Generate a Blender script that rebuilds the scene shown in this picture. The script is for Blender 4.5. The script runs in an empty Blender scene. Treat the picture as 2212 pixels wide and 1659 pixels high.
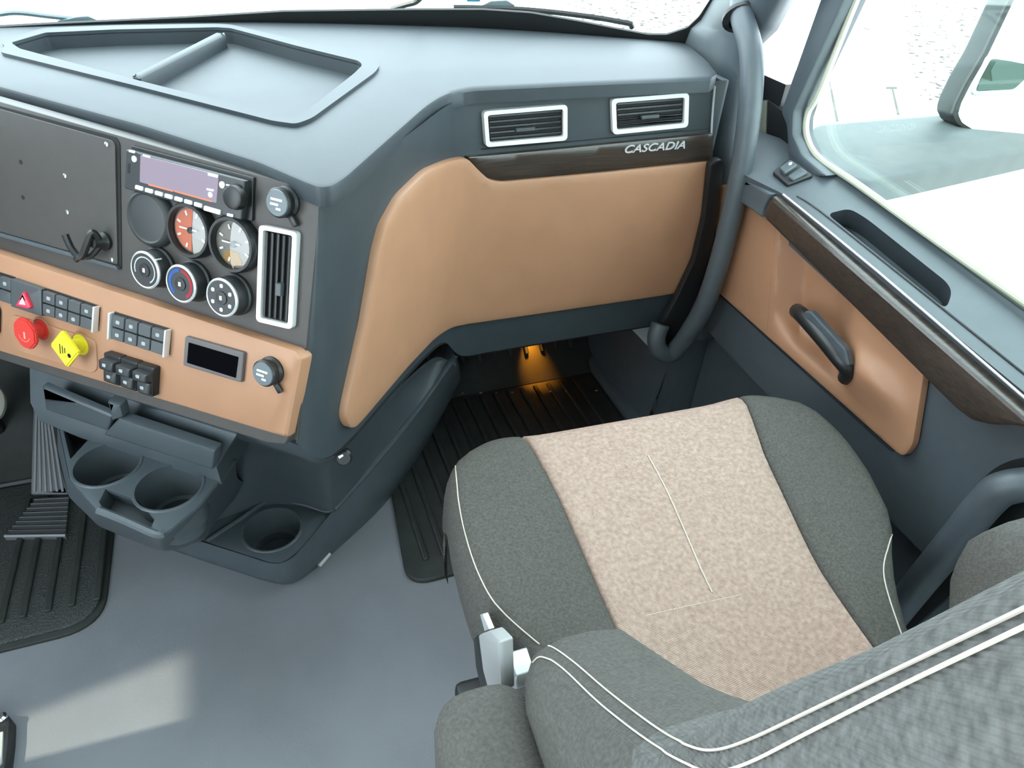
import bpy, bmesh, math, random
from mathutils import Vector, Matrix
from mathutils.bvhtree import BVHTree
from mathutils.geometry import delaunay_2d_cdt
random.seed(4)
SC = bpy.context.scene
COL = SC.collection
V = Vector
# ------------------------------------------------------------------ camera
F, CX, CY = 1516.05, 1106.0, 829.5                 # focal length and centre in photo pixels (2212 x 1659)
AX = V((0.93834938, -0.34195154, 0.0506911))       # camera right in the world
AD = V((-0.17198457, -0.58899705, -0.78962256))    # camera down
AF = V((0.29986956, 0.73222375, -0.6114954))       # camera forward
CAM = V((0, 0, 1.1))
cd = bpy.data.cameras.new('camera'); cam = bpy.data.objects.new('camera', cd); COL.objects.link(cam)
m = Matrix.Identity(4)
for i in range(3):
    m[i][0] = AX[i]; m[i][1] = -AD[i]; m[i][2] = -AF[i]; m[i][3] = CAM[i]
cam.matrix_world = m
cd.sensor_fit = 'HORIZONTAL'; cd.sensor_width = 36; cd.lens = F / 2212 * 36; cd.clip_start = .01; cd.clip_end = 200
SC.camera = cam
# ------------------------------------------------------------------ light
w = bpy.data.worlds.new('sky'); SC.world = w; w.use_nodes = True
bg = w.node_tree.nodes['Background']; bg.inputs[0].default_value = (.80, .92, 1.0, 1); bg.inputs[1].default_value = 8.5
sl = bpy.data.lights.new('sun', 'SUN'); sl.energy = 3.9; sl.color = (1, .97, .74); sl.angle = math.radians(1.2)
sun = bpy.data.objects.new('sun', sl); COL.objects.link(sun)
SUN_E = math.radians(57.75)
sd = V((.988 * math.cos(SUN_E), .15 * math.cos(SUN_E), -math.sin(SUN_E)))
sun.rotation_euler = sd.to_track_quat('-Z', 'Y').to_euler(); sun.location = (-4, 0, 6)
SC.view_settings.view_transform = 'Standard'; SC.view_settings.look = 'None'
SC.view_settings.exposure = -0.1; SC.view_settings.gamma = 1; SC.view_settings.use_curve_mapping = False
SC.cycles.use_denoising = True
SC.cycles.max_bounces = 10; SC.cycles.diffuse_bounces = 6; SC.cycles.sample_clamp_indirect = 10
SC.cycles.caustics_reflective = False; SC.cycles.caustics_refractive = False

# ------------------------------------------------------------------ pixel -> world
def ray(p): return (AX * (p[0] - CX) + AD * (p[1] - CY) + AF * F).normalized()
def onplane(p, p0, n):
    d = ray(p); return CAM + d * ((V(p0) - CAM).dot(n) / d.dot(n))
def onx(p, c): return onplane(p, (c, 0, 0), V((1, 0, 0)))
def ony(p, c): return onplane(p, (0, c, 0), V((0, 1, 0)))
def onz(p, c): return onplane(p, (0, 0, c), V((0, 0, 1)))
def plane_surf(p0, n):
    n = V(n).normalized(); p0 = V(p0)
    if n.dot(CAM - p0) < 0: n = -n
    return lambda p: (onplane(p, p0, n), n)
def bvh_surf(bvh):
    def f(p):
        d = ray(p); h, n, i, t = bvh.ray_cast(CAM, d)
        if h is None:
            h, n, i, t = bvh.find_nearest(CAM + d * 1.45)
        if n.dot(d) > 0: n = -n
        return h, n
    return f

# ------------------------------------------------------------------ materials
MATS = {}
def mat(name, col, rough=.5, metal=0, spec=.5, noise=0, nscale=40, bump=0, bscale=300, emis=None, estr=0, coat=0, kind='noise', col2=None, aniso=None, bdist=.001, ramp=(.3, .7)):
    if name in MATS: return MATS[name]
    M = bpy.data.materials.new(name); M.use_nodes = True; nt = M.node_tree; b = nt.nodes['Principled BSDF']
    b.inputs['Base Color'].default_value = (*col, 1); b.inputs['Roughness'].default_value = rough; b.inputs['Metallic'].default_value = metal
    b.inputs['Specular IOR Level'].default_value = spec; b.inputs['Coat Weight'].default_value = coat
    tc = nt.nodes.new('ShaderNodeTexCoord'); mp = nt.nodes.new('ShaderNodeMapping'); nt.links.new(tc.outputs['Object'], mp.inputs[0])
    if aniso: mp.inputs['Scale'].default_value = aniso
    if noise or col2:
        n = nt.nodes.new('ShaderNodeTexNoise'); n.inputs['Scale'].default_value = nscale; n.inputs['Detail'].default_value = 5
        nt.links.new(mp.outputs[0], n.inputs[0])
        r = nt.nodes.new('ShaderNodeValToRGB'); c2 = col2 or tuple(max(0, c * (1 + noise)) for c in col); c1 = tuple(c * (1 - noise) for c in col) if not col2 else col
        r.color_ramp.elements[0].color = (*c1, 1); r.color_ramp.elements[1].color = (*c2, 1)
        r.color_ramp.elements[0].position = ramp[0]; r.color_ramp.elements[1].position = ramp[1]
        nt.links.new(n.outputs['Fac'], r.inputs[0]); nt.links.new(r.outputs[0], b.inputs['Base Color'])
    if bump:
        if kind == 'noise':
            t = nt.nodes.new('ShaderNodeTexNoise'); t.inputs['Scale'].default_value = bscale; t.inputs['Detail'].default_value = 2
        elif kind == 'voronoi':
            t = nt.nodes.new('ShaderNodeTexVoronoi'); t.inputs['Scale'].default_value = bscale
        else:
            t = nt.nodes.new('ShaderNodeTexWave'); t.inputs['Scale'].default_value = bscale; t.inputs['Distortion'].default_value = 1.5
            t.bands_direction = 'DIAGONAL' if kind == 'twill' else 'Z'
        nt.links.new(mp.outputs[0], t.inputs[0])
        bp = nt.nodes.new('ShaderNodeBump'); bp.inputs['Strength'].default_value = bump; bp.inputs['Distance'].default_value = bdist
        nt.links.new(t.outputs[0], bp.inputs['Height']); nt.links.new(bp.outputs[0], b.inputs['Normal'])
    if emis:
        b.inputs['Emission Color'].default_value = (*emis, 1); b.inputs['Emission Strength'].default_value = estr
    MATS[name] = M; return M
def glass_mat(name, tint, gloss=.06):
    M = bpy.data.materials.new(name); M.use_nodes = True; nt = M.node_tree; nt.nodes.clear()
    o = nt.nodes.new('ShaderNodeOutputMaterial'); t = nt.nodes.new('ShaderNodeBsdfTransparent'); g = nt.nodes.new('ShaderNodeBsdfGlossy'); x = nt.nodes.new('ShaderNodeMixShader')
    t.inputs[0].default_value = (*tint, 1); g.inputs['Roughness'].default_value = .02; x.inputs[0].default_value = gloss
    nt.links.new(t.outputs[0], x.inputs[1]); nt.links.new(g.outputs[0], x.inputs[2]); nt.links.new(x.outputs[0], o.inputs[0])
    MATS[name] = M; return M
GREY = mat('grey_plastic', (.07, .085, .097), .43, noise=.06, nscale=30, bump=.25, bscale=900, bdist=.0004)
TOPG = mat('dash_top_plastic', (.027, .036, .044), .5, noise=.05, nscale=30, bump=.25, bscale=900, bdist=.0004)
DGREY = mat('dash_face_plastic', (.038, .049, .057), .46, noise=.06, nscale=30, bump=.25, bscale=900, bdist=.0004)
BROWN = mat('dark_brown_plastic', (.054, .048, .045), .5, noise=.05, bump=.2, bscale=800, bdist=.0004)
TAN = mat('tan_plastic', (.385, .20, .115), .5, noise=.04, nscale=20, bump=.2, bscale=900, bdist=.0004)
BLACK = mat('black_plastic', (.012, .013, .014), .4)
MATTE = mat('matte_black', (.008, .008, .009), .8)
WOOD = mat('dark_wood_trim', (.02, .014, .011), .3, coat=.3, col2=(.058, .042, .033), nscale=14, aniso=(1, 6, 60))
SILVER = mat('satin_silver', (.78, .8, .82), .3, metal=.55)
CHROME = mat('chrome', (.85, .87, .88), .15, metal=1)
WHITE = mat('white_paint', (.85, .86, .87), .4)
INK = mat('white_print', (.8, .82, .82), .5)
FLOORM = mat('floor_vinyl', (.205, .212, .238), .5, noise=.1, nscale=6, bump=.3, bscale=260, bdist=.0006)
RUBBER = mat('black_rubber', (.022, .025, .024), .62, noise=.25, nscale=25, bump=.3, bscale=400, bdist=.0006)
KNURL = mat('knurled_rubber', (.04, .044, .044), .55, bump=.8, bscale=300, kind='voronoi', bdist=.0015)
FABG = mat('grey_fabric', (.09, .087, .08), .95, spec=.15, noise=.22, nscale=350, bump=.5, bscale=260, kind='twill', bdist=.0008)
FABLIT = mat('lit_grey_fabric', (.115, .114, .11), .95, spec=.15, noise=.3, nscale=250, bump=.5, bscale=200, kind='twill', bdist=.0008)  # grey seat fabric lightened as if lit from the driver's door
FABS = mat('ribbed_grey_fabric', (.52, .525, .53), .95, spec=.15, noise=.3, nscale=200, bump=.8, bscale=38, kind='rib', bdist=.002)
FABB = mat('beige_fabric', (.33, .235, .192), .95, spec=.1, col2=(.46, .345, .29), nscale=190, bump=.6, bscale=220, kind='twill', bdist=.001)
THREAD = mat('thread', (.55, .5, .43), .8)
RED = mat('red_plastic', (.6, .04, .03), .4)
YELLOW = mat('yellow_plastic', (.78, .68, .03), .4)
BTN = mat('button_grey', (.07, .078, .085), .45)
ROOF = mat('headliner', (.62, .61, .58), .9)
PGREY = mat('pedal_grey', (.09, .095, .11), .45)
LGREY = mat('light_grey_plastic', (.45, .46, .46), .45)
SEAL = mat('window_seal', (.16, .19, .14), .6)
SCREEN = mat('radio_screen', (.11, .09, .12), .12, coat=1, emis=(.4, .34, .42), estr=.75)
DISP = mat('black_display', (.003, .003, .004), .6, spec=0)
LED = mat('screen_text', (.5, .1, .04), .4, emis=(1, .35, .2), estr=.4)
GFACE = mat('gauge_face', (.16, .14, .12), .4)
GRED = mat('gauge_red', (.9, .3, .18), .45)
GORA = mat('gauge_orange', (.55, .3, .08), .45)
BLUEM = mat('blue_print', (.05, .17, .6), .4)
REDM = mat('red_print', (.6, .04, .06), .4)
GLASSW = glass_mat('windshield_glass', (.95, .98, .97))
GLASSD = glass_mat('door_glass', (.9, .96, .93), .07)
CLEAR = glass_mat('gauge_glass', (.97, .98, .98), .08)
CONC = mat('concrete', (.75, .75, .73), .9, noise=.05, nscale=3)
GRAV = mat('gravel', (.02, .018, .013), .95, col2=(.8, .78, .74), nscale=7, ramp=(.40, .47), bump=.6, bscale=20, bdist=.02)
MIRR = mat('mirror_glass', (.92, .96, .97), .02, metal=1)
MIRB = mat('mirror_housing', (.022, .028, .03), .55)
ARMM = mat('mirror_arm', (.042, .052, .056), .6, noise=.15, nscale=20)
AMBER = mat('amber_lens', (.9, .3, .02), .3, emis=(1, .3, .02), estr=6)

# ------------------------------------------------------------------ objects
WM = {}
def link(name, data, parent=None, M=None):
    o = bpy.data.objects.new(name, data); COL.objects.link(o); M = M or Matrix.Identity(4)
    WM[o.name] = M.copy()
    if parent is not None:
        o.parent = parent; o.matrix_parent_inverse = WM[parent.name].inverted()
    o.matrix_basis = M
    return o
def tag(o, label=None, cat=None, group=None, kind=None):
    if label: o['label'] = label
    if cat: o['category'] = cat
    if group: o['group'] = group
    if kind: o['kind'] = kind
    return o
def empty(name, loc): return link(name, None, None, Matrix.Translation(V(loc)))
def finish(bm, name, material, parent=None, smooth=True, angle=40, M=None):
    bmesh.ops.recalc_face_normals(bm, faces=bm.faces)
    me = bpy.data.meshes.new(name); bm.to_mesh(me); bm.free()
    me.materials.append(material)
    if smooth:
        for p in me.polygons: p.use_smooth = True
        me.set_sharp_from_angle(angle=math.radians(angle))
    return link(name, me, parent, M)
def frame(o, n, up=(0, 0, 1), spin=0):
    n = V(n).normalized(); x = V(up).cross(n)
    if x.length < 1e-4: x = V((1, 0, 0))
    x.normalize(); y = n.cross(x)
    M = Matrix.Identity(4)
    for i in range(3): M[i][0] = x[i]; M[i][1] = y[i]; M[i][2] = n[i]; M[i][3] = o[i]
    return M @ Matrix.Rotation(spin, 4, 'Z') if spin else M
def cat_rom(pts, n=6, closed=False):
    out = []; N = len(pts); pts = [V(p) for p in pts]
    for i in range(N if closed else N - 1):
        g = lambda k: pts[k % N] if closed else pts[min(max(k, 0), N - 1)]
        p0, p1, p2, p3 = g(i - 1), g(i), g(i + 1), g(i + 2)
        for j in range(n):
            t = j / n
            out.append(.5 * ((2 * p1) + (p2 - p0) * t + (2 * p0 - 5 * p1 + 4 * p2 - p3) * t * t + (3 * p1 - p0 - 3 * p2 + p3) * t ** 3))
    if not closed: out.append(pts[-1])
    return out
def tube_bm(bm, path, r, seg=10, cap=True, flat=1.0):
    rings = []; N = len(path); prev = None
    for i, p in enumerate(path):
        d = (path[min(i + 1, N - 1)] - path[max(i - 1, 0)])
        if d.length < 1e-9: d = V((0, 0, 1))
        d.normalize()
        if prev is None:
            a = d.orthogonal().normalized()
        else:
            a = (prev - d * prev.dot(d)).normalized()
        prev = a; b = d.cross(a); rr = r[i] if isinstance(r, (list, tuple)) else r
        rings.append([bm.verts.new(p + (a * math.cos(t) + b * math.sin(t) * flat) * rr) for t in [2 * math.pi * k / seg for k in range(seg)]])
    for i in range(N - 1):
        for k in range(seg):
            bm.faces.new((rings[i][k], rings[i][(k + 1) % seg], rings[i + 1][(k + 1) % seg], rings[i + 1][k]))
    if cap:
        bm.faces.new(rings[0][::-1]); bm.faces.new(rings[-1])
def tube(name, path, r, material, parent=None, seg=10, n=6, smooth=True):
    bm = bmesh.new(); tube_bm(bm, cat_rom(path, n) if smooth else [V(p) for p in path], r, seg); return finish(bm, name, material, parent)
def lathe(name, prof, M, material, parent=None, seg=32, angle=35, sx=1, sy=1):
    bm = bmesh.new(); rings = []
    for r, z in prof:
        rings.append([bm.verts.new((0, 0, z))] if r <= 1e-6 else [bm.verts.new((r * sx * math.cos(2 * math.pi * k / seg), r * sy * math.sin(2 * math.pi * k / seg), z)) for k in range(seg)])
    for a, b in zip(rings, rings[1:]):
        for k in range(seg):
            if len(a) == 1 and len(b) == 1: continue
            if len(a) == 1: bm.faces.new((a[0], b[k], b[(k + 1) % seg]))
            elif len(b) == 1: bm.faces.new((a[k], a[(k + 1) % seg], b[0]))
            else: bm.faces.new((a[k], a[(k + 1) % seg], b[(k + 1) % seg], b[k]))
    return finish(bm, name, material, parent, angle=angle, M=M)
def box(name, M, size, material, parent=None, bev=.001, seg=2):
    """box in the local frame M: x,y centred, z from 0 to depth"""
    bm = bmesh.new(); bmesh.ops.create_cube(bm, size=1)
    for v in bm.verts: v.co = V((v.co.x * size[0], v.co.y * size[1], (v.co.z + .5) * size[2]))
    if bev: bmesh.ops.bevel(bm, geom=bm.edges[:], offset=bev, segments=seg, affect='EDGES', profile=.5)
    return finish(bm, name, material, parent, M=M)
def round_poly(pts, r, n=5):
    out = []; N = len(pts); pts = [V((p[0], p[1])) for p in pts]
    for i in range(N):
        a, b, c = pts[i - 1], pts[i], pts[(i + 1) % N]; rr = r[i] if isinstance(r, (list, tuple)) else r
        da, dc = a - b, c - b; k1 = min(rr, da.length * .48); k2 = min(rr, dc.length * .48)
        if rr <= 0: out.append(b); continue
        s, e = b + da.normalized() * k1, b + dc.normalized() * k2
        for j in range(n + 1):
            t = j / n; out.append((1 - t) ** 2 * s + 2 * t * (1 - t) * b + t * t * e)
    return out
def inside(p, poly):
    c = False; j = len(poly) - 1
    for i in range(len(poly)):
        a, b = poly[i], poly[j]
        if (a[1] > p[1]) != (b[1] > p[1]) and p[0] < (b[0] - a[0]) * (p[1] - a[1]) / (b[1] - a[1]) + a[0]: c = not c
        j = i
    return c
def area2(poly): return sum(poly[i - 1][0] * poly[i][1] - poly[i][0] * poly[i - 1][1] for i in range(len(poly)))
def offset_poly(poly, d):
    s = 1 if area2(poly) > 0 else -1; out = []; N = len(poly)
    for i in range(N):
        a, b, c = poly[i - 1], poly[i], poly[(i + 1) % N]
        e1 = (b - a); e2 = (c - b)
        if e1.length < 1e-6: e1 = e2
        if e2.length < 1e-6: e2 = e1
        e1 = e1.normalized(); e2 = e2.normalized(); t = e1 + e2
        t = t.normalized() if t.length > 1e-6 else e1
        nrm = V((-t.y, t.x)) * s; k = max(.4, nrm.dot(V((-e1.y, e1.x)) * s))
        out.append(b + nrm * d / k)
    return out
def resample(poly, step):
    out = []
    for i in range(len(poly)):
        a, b = poly[i], poly[(i + 1) % len(poly)]; n = max(1, int((b - a).length / step))
        out += [a + (b - a) * (j / n) for j in range(n)]
    return out
def triangulate(poly, holes=(), step=None):
    pts = []; edges = []
    for loop in [poly] + list(holes):
        o = len(pts); pts += [V((p[0], p[1])) for p in loop]; edges += [(o + i, o + (i + 1) % len(loop)) for i in range(len(loop))]
    nb = len(pts)
    if step:
        xs = [p[0] for p in poly]; ys = [p[1] for p in poly]
        inn = offset_poly(poly, step * .45); y = min(ys)
        while y < max(ys):
            x = min(xs)
            while x < max(xs):
                q = V((x, y))
                if inside(q, inn) and inside(q, poly) and not any(inside(q, h) for h in holes): pts.append(q)
                x += step
            y += step
    vs, es, fs, ov, _, _ = delaunay_2d_cdt(pts, edges, [], 0, 1e-6)
    tri = [f for f in fs if (lambda c: inside(c, poly) and not any(inside(c, h) for h in holes))(sum((vs[k] for k in f), V((0, 0))) / len(f))]
    bound = [[None] * len(l) for l in [poly] + list(holes)]; flat = []
    for a, l in enumerate(bound): flat += [(a, k) for k in range(len(l))]
    for i, o in enumerate(ov):
        for k in o:
            if k < len(flat): a, b = flat[k]; bound[a][b] = i
    return vs, tri, bound
def slab(name, outline, surf, t0, t1, material, parent=None, rnd=8, edge=.002, step=None, pxm=1250, closed_back=False, angle=None):
    angle = angle or (40 if step or edge > .0025 else 22)
    """a plate whose outline is drawn in photo pixels on the surface SURF, from offset t0 to t1 along its normal, with a rounded edge"""
    poly = round_poly(outline, rnd) if rnd else [V((p[0], p[1])) for p in outline]
    if step: poly = resample(poly, step)
    e = edge * pxm
    inner = offset_poly(poly, e) if e > 0 else poly
    mid = offset_poly(poly, e * .3) if e > 0 else poly
    vs, tri, bound = triangulate(inner, (), step)
    bm = bmesh.new()
    def P(q, t): h, n = surf(q); return bm.verts.new(h + n * t)
    top = [P(q, t1) for q in vs]
    for f in tri:
        try: bm.faces.new([top[k] for k in f])
        except ValueError: pass
    ring = [top[k] for k in bound[0]]
    prev = ring
    for loop, t in ((mid, t1 - edge * .3), (poly, t1 - edge), (poly, t0)):
        if t == t1 - edge and edge == 0: continue
        cur = [P(q, t) for q in loop]; N = len(cur)
        for i in range(N):
            try: bm.faces.new((prev[i], prev[(i + 1) % N], cur[(i + 1) % N], cur[i]))
            except ValueError: pass
        prev = cur
    if closed_back:
        try: bm.faces.new(prev)
        except ValueError: pass
    return finish(bm, name, material, parent, angle=angle)
def ring_slab(name, outer, inner, surf, t0, t1, material, parent=None, rnd=8, rin=5):
    po = round_poly(outer, rnd); pi = round_poly(inner, rin); vs, tri, bound = triangulate(po, [pi])
    bm = bmesh.new()
    def P(q, t): h, n = surf(q); return bm.verts.new(h + n * t)
    top = [P(q, t1) for q in vs]
    for f in tri: bm.faces.new([top[k] for k in f])
    for a, loop in enumerate((po, pi)):
        cur = [P(q, t0) for q in loop]; N = len(cur); prev = [top[k] for k in bound[a]]
        for i in range(N): bm.faces.new((prev[i], prev[(i + 1) % N], cur[(i + 1) % N], cur[i]))
    return finish(bm, name, material, parent)
def loft(name, rows, material, parent=None, closed=False, thick=0, angle=50, cap=False, get=False):
    bm = bmesh.new(); g = [[bm.verts.new(p) for p in r] for r in rows]; n = len(g[0])
    for i in range(len(g) - 1):
        for k in range(n if closed else n - 1):
            try: bm.faces.new((g[i][k], g[i][(k + 1) % n], g[i + 1][(k + 1) % n], g[i + 1][k]))
            except ValueError: pass
    if cap: bm.faces.new(g[0][::-1]); bm.faces.new(g[-1])
    if thick:
        bmesh.ops.recalc_face_normals(bm, faces=bm.faces)
        bmesh.ops.solidify(bm, geom=bm.faces[:], thickness=thick)
    if get:
        bmesh.ops.recalc_face_normals(bm, faces=bm.faces); bm.normal_update(); bm.faces.ensure_lookup_table()
    t = BVHTree.FromBMesh(bm) if get else None
    o = finish(bm, name, material, parent, angle=angle)
    return (o, t) if get else o
def smooth_rows(rows, n=4, m=4):
    a = [cat_rom(r, n) for r in rows]
    cols = [cat_rom([r[k] for r in a], m) for k in range(len(a[0]))]
    return [[c[i] for c in cols] for i in range(len(cols[0]))]
def prism(name, plan, z0, z1, material, parent=None, bev=0, rnd=0, rn=4):
    plan = round_poly(plan, rnd, rn) if rnd else [V((p[0], p[1])) for p in plan]
    bm = bmesh.new(); vb = [bm.verts.new((p[0], p[1], z0)) for p in plan]; f = bm.faces.new(vb)
    r = bmesh.ops.extrude_face_region(bm, geom=[f]); tv = [x for x in r['geom'] if isinstance(x, bmesh.types.BMVert)]
    for v in tv: v.co.z = z1
    if bev:
        bmesh.ops.recalc_face_normals(bm, faces=bm.faces)
        es = [e for e in bm.edges if all(abs(v.co.z - z1) < 1e-6 for v in e.verts)]
        bmesh.ops.bevel(bm, geom=es, offset=bev, segments=3, affect='EDGES', profile=.5)
    return finish(bm, name, material, parent)
def copy_tree(o, parent, M):
    c = o.copy(); COL.objects.link(c); c.parent = parent; c.matrix_parent_inverse = o.matrix_parent_inverse.copy()
    if parent is None: c.matrix_basis = M @ o.matrix_basis
    for ch in o.children: copy_tree(ch, c, M)
    return c
def text_mesh(name, body, size, M, material, parent, depth=.001, shear=0):
    cu = bpy.data.curves.new(name, 'FONT'); cu.body = body; cu.size = size; cu.extrude = depth; cu.align_x = 'CENTER'; cu.align_y = 'CENTER'; cu.shear = shear; cu.offset = size * .012
    to = bpy.data.objects.new('tmp', cu); COL.objects.link(to)
    dg = bpy.context.evaluated_depsgraph_get(); me = bpy.data.meshes.new_from_object(to.evaluated_get(dg)); me.name = name
    bpy.data.objects.remove(to); bpy.data.curves.remove(cu)
    me.materials.clear(); me.materials.append(material)
    return link(name, me, parent, M)

# ================================================================== setting
def wbox(name, lo, hi, material, parent=None, bev=0):
    c = [(lo[i] + hi[i]) / 2 for i in range(3)]; s = [hi[i] - lo[i] for i in range(3)]
    return box(name, Matrix.Translation((c[0], c[1], lo[2])), s, material, parent, bev)
XC = -.2                                            # cab centre line
tag(wbox('floor', (-1.3, -1.3, -.06), (.90, 1.45, 0), FLOORM), kind='structure')
fw = loft('wall_front', [[V((x, 1.30, -.01)), V((x, 1.36, .015)), V((x, 1.62, .27)), V((x, 1.63, .70)), V((x, 1.50, .765))] for x in (-1.3, .95)], RUBBER, thick=.02)
tag(fw, kind='structure')
tag(wbox('ceiling', (-1.35, -1.3, 1.82), (1.0, 1.0, 1.86), ROOF), kind='structure')
WB = empty('wall_rear', (XC, -1.33, 0)); tag(WB, kind='structure')
wbox('lower_panel', (-1.35, -1.36, -.06), (1.0, -1.3, .8), ROOF, WB); wbox('upper_panel', (-1.35, -1.36, 1.7), (1.0, -1.3, 1.86), ROOF, WB)
wbox('side_panel', (-1.35, -1.36, .8), (-1.15, -1.3, 1.7), ROOF, WB); wbox('side_panel', (.8, -1.36, .8), (1.0, -1.3, 1.7), ROOF, WB)
wbox('fill_light_glass', (-1.15, -1.335, .8), (.8, -1.328, 1.7), GLASSD, WB)  # unseen window, added as fill light for the rear-facing surfaces
# left wall; unseen driver's doorway opened to shape the sun patch and add side light
WL = empty('wall_left', (-1.25, 0, 0)); tag(WL, kind='structure')
wbox('lower_panel', (-1.3, -1.3, 0), (-1.22, -1.1, .72), GREY, WL)
wbox('front_panel', (-1.3, .63, 0), (-1.22, 1.7, .72), GREY, WL)
wbox('upper_panel', (-1.3, -1.3, 1.70), (-1.22, 1.0, 1.84), ROOF, WL)
wbox('front_pillar', (-1.3, .63, .72), (-1.22, 1.25, 1.70), GREY, WL)
wbox('rear_pillar', (-1.3, -1.3, .72), (-1.22, -1.1, 1.70), ROOF, WL)
# right wall above and behind the door
WR = empty('wall_right', (.95, 0, 0)); tag(WR, kind='structure')
wbox('upper_panel', (.86, -1.3, 1.42), (.95, .66, 1.84), ROOF, WR)
wbox('rear_pillar', (.83, -1.3, 0), (.95, -.42, 1.42), ROOF, WR)
# cowl side behind the dashboard end
wbox('cowl_side', (.87, 1.0, -.06), (.95, 1.22, .8), BLACK, WR); wbox('cowl_side', (.87, 1.22, -.06), (.95, 1.7, .66), BLACK, WR)

# windshield
BASE = [(-1.24, 1.22), (-1.1, 1.33), (-.75, 1.425), (-.336, 1.468), (.017, 1.482), (.426, 1.405), (.68, 1.30), (.845, 1.21), (.93, 1.14)]
wrows = []
bc = cat_rom([V((x, y, 0)) for x, y in BASE], 5)
for k in range(10):
    t = (k - 1) / 8; z = .80 + t * .98
    wrows.append([V((XC + (p.x - XC) * (1 - .08 * t), p.y - .5 * t, z)) for p in bc])
ws, wbvh = loft('window_1', wrows, GLASSW, thick=.005, get=True); tag(ws, kind='structure')
wsurf = bvh_surf(wbvh)
frit = slab('frit_band', [(-80, 60), (100, 50), (399, 36), (610, 23), (900, 19), (1044, 19), (1146, 26), (1250, 44), (1330, 60), (1400, 73), (1440, 73), (1485, 58), (1510, 34), (1535, -5), (1550, -40), (1640, -40), (1600, 60), (1520, 130), (1349, 120), (1100, 100), (900, 85), (500, 75), (-80, 85)], wsurf, -.002, .003, BLACK, ws, rnd=6, edge=.0005, step=22)
# A-pillar trim
wl = lambda p: wsurf(p)[0]
rowsP = [
    [V((.87, 1.27, .30)), V((.815, 1.12, .30)), V((.80, 1.04, .30)), V((.815, .99, .30)), V((.88, .985, .30))],
    [V((.86, 1.25, .62)), V((.812, 1.10, .62)), V((.80, 1.04, .62)), V((.82, .995, .62)), V((.89, 1.0, .62))],
    [wl((1478, 92)), V((.80, 1.13, .83)), onx((1585, 150), .81), onx((1615, 140), .83), onx((1641, 132), .87)],
    [wl((1512, 42)), onx((1545, 60), .80), onx((1612, 62), .80), onx((1655, 62), .82), onx((1679, 66), .865)],
    [wl((1540, -5)), onx((1590, -5), .79), onx((1645, -5), .785), onx((1695, -5), .81), onx((1718, -5), .86)],
]
top = [p + (p - q) * 5.2 for p, q in zip(rowsP[4], rowsP[3])]
top = [V((max(.6, min(.9, p.x)), p.y, p.z)) for p in top]
rowsP.append([a.lerp(b, .45) for a, b in zip(rowsP[4], top)]); rowsP.append(top)
ap = loft('wall_pillar', smooth_rows(rowsP, 4, 3), GREY, thick=.004); tag(ap, kind='structure')

# ------------------------------------------------------------------ passenger door
D = empty('door_1', (.85, .4, 0)); tag(D, kind='structure')
px_ = lambda c: plane_surf((c, 0, 0), (1, 0, 0))
wbox('outer_skin', (.88, -.42, -.25), (.95, 1.0, .66), WHITE, D)
wbox('door_core', (.852, -.42, -.06), (.88, 1.0, .60), GREY, D)
ring_slab('upper_panel', [(1528, 690), (1650, 818), (2420, 1590), (2500, 1000), (2300, 940), (1690, 425), (1606, 385), (1560, 540)], [(1572, 440), (1640, 446), (2015, 790), (1995, 800), (1970, 955), (1955, 972), (1942, 964), (1556, 618)], px_(.836), -.02, .022, GREY, D, rnd=3, rin=6)
def smooth01(t): t = min(1, max(0, t)); return t * t * (3 - 2 * t)
def tan_depth(y, z):
    yy = y + .335 * (.627 - z)
    if yy > .845: d = 0
    elif yy > .765: d = -.038 * min(1, (.845 - yy) / .07)
    elif yy > .70: d = -.038
    elif yy > .64: d = -.038 + .06 * smooth01((.70 - yy) / .06)
    else: d = .022 * smooth01((yy - .522) / .10)
    if d > 0: d *= 1 - .75 * smooth01((z - .50) / .05)
    return d * smooth01((z - .450) / .055)
def tan_surf(p):
    h = onx(p, .806); return onx(p, .806 - tan_depth(h.y, h.z)), V((-1, 0, 0))
slab('tan_panel', [(1560, 395), (1640, 420), (1690, 455), (2030, 770), (2004, 798), (1978, 962), (1958, 986), (1940, 974), (1543, 620), (1545, 560)], tan_surf, -.005, .006, TAN, D, rnd=14, edge=.003, step=6, angle=30)
tube('panel_seam', [tan_surf((1682, 486))[0] + V((-.005, 0, 0)), tan_surf((1663, 716))[0] + V((-.005, 0, 0))], .0012, mat('tan_seam', (.25, .13, .07), .6), D, 6, 4)
# pull handle
hp = [onx(p, x) for p, x in (((1722, 672), .80), ((1735, 683), .782), ((1770, 722), .776), ((1810, 770), .776), ((1832, 798), .784), ((1828, 815), .80))]
ph = empty('pull_handle', hp[2]); ph.parent = D; ph.matrix_parent_inverse = WM[D.name].inverted()
tube('grip', hp, [.008, .012, .014, .015, .013, .009] if False else .0125, BLACK, ph, 12, 5)
slab('grip_face', [(1738, 672), (1752, 672), (1828, 755), (1836, 790), (1826, 788), (1742, 695)], px_(.772), -.008, .002, GREY, ph, rnd=5, edge=.002)
# wood strip and the grey cap ahead of it
slab('wood_trim', [(1684, 418), (2300, 949), (2300, 930), (2212, 915), (2160, 914), (2118, 904), (2085, 880), (1665, 468), (1668, 450)], px_(.788), -.02, .017, WOOD, D, rnd=10, edge=.007)
slab('trim_cap', [(1602, 372), (1683, 417), (1667, 450), (1664, 468), (1590, 415)], px_(.788), -.02, .017, GREY, D, rnd=3, edge=.003)
tube('trim_line', [onx((1692, 420), .774), onx((1900, 590), .774), onx((2260, 900), .774)], .0016, SILVER, D, 6, 3)
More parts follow.
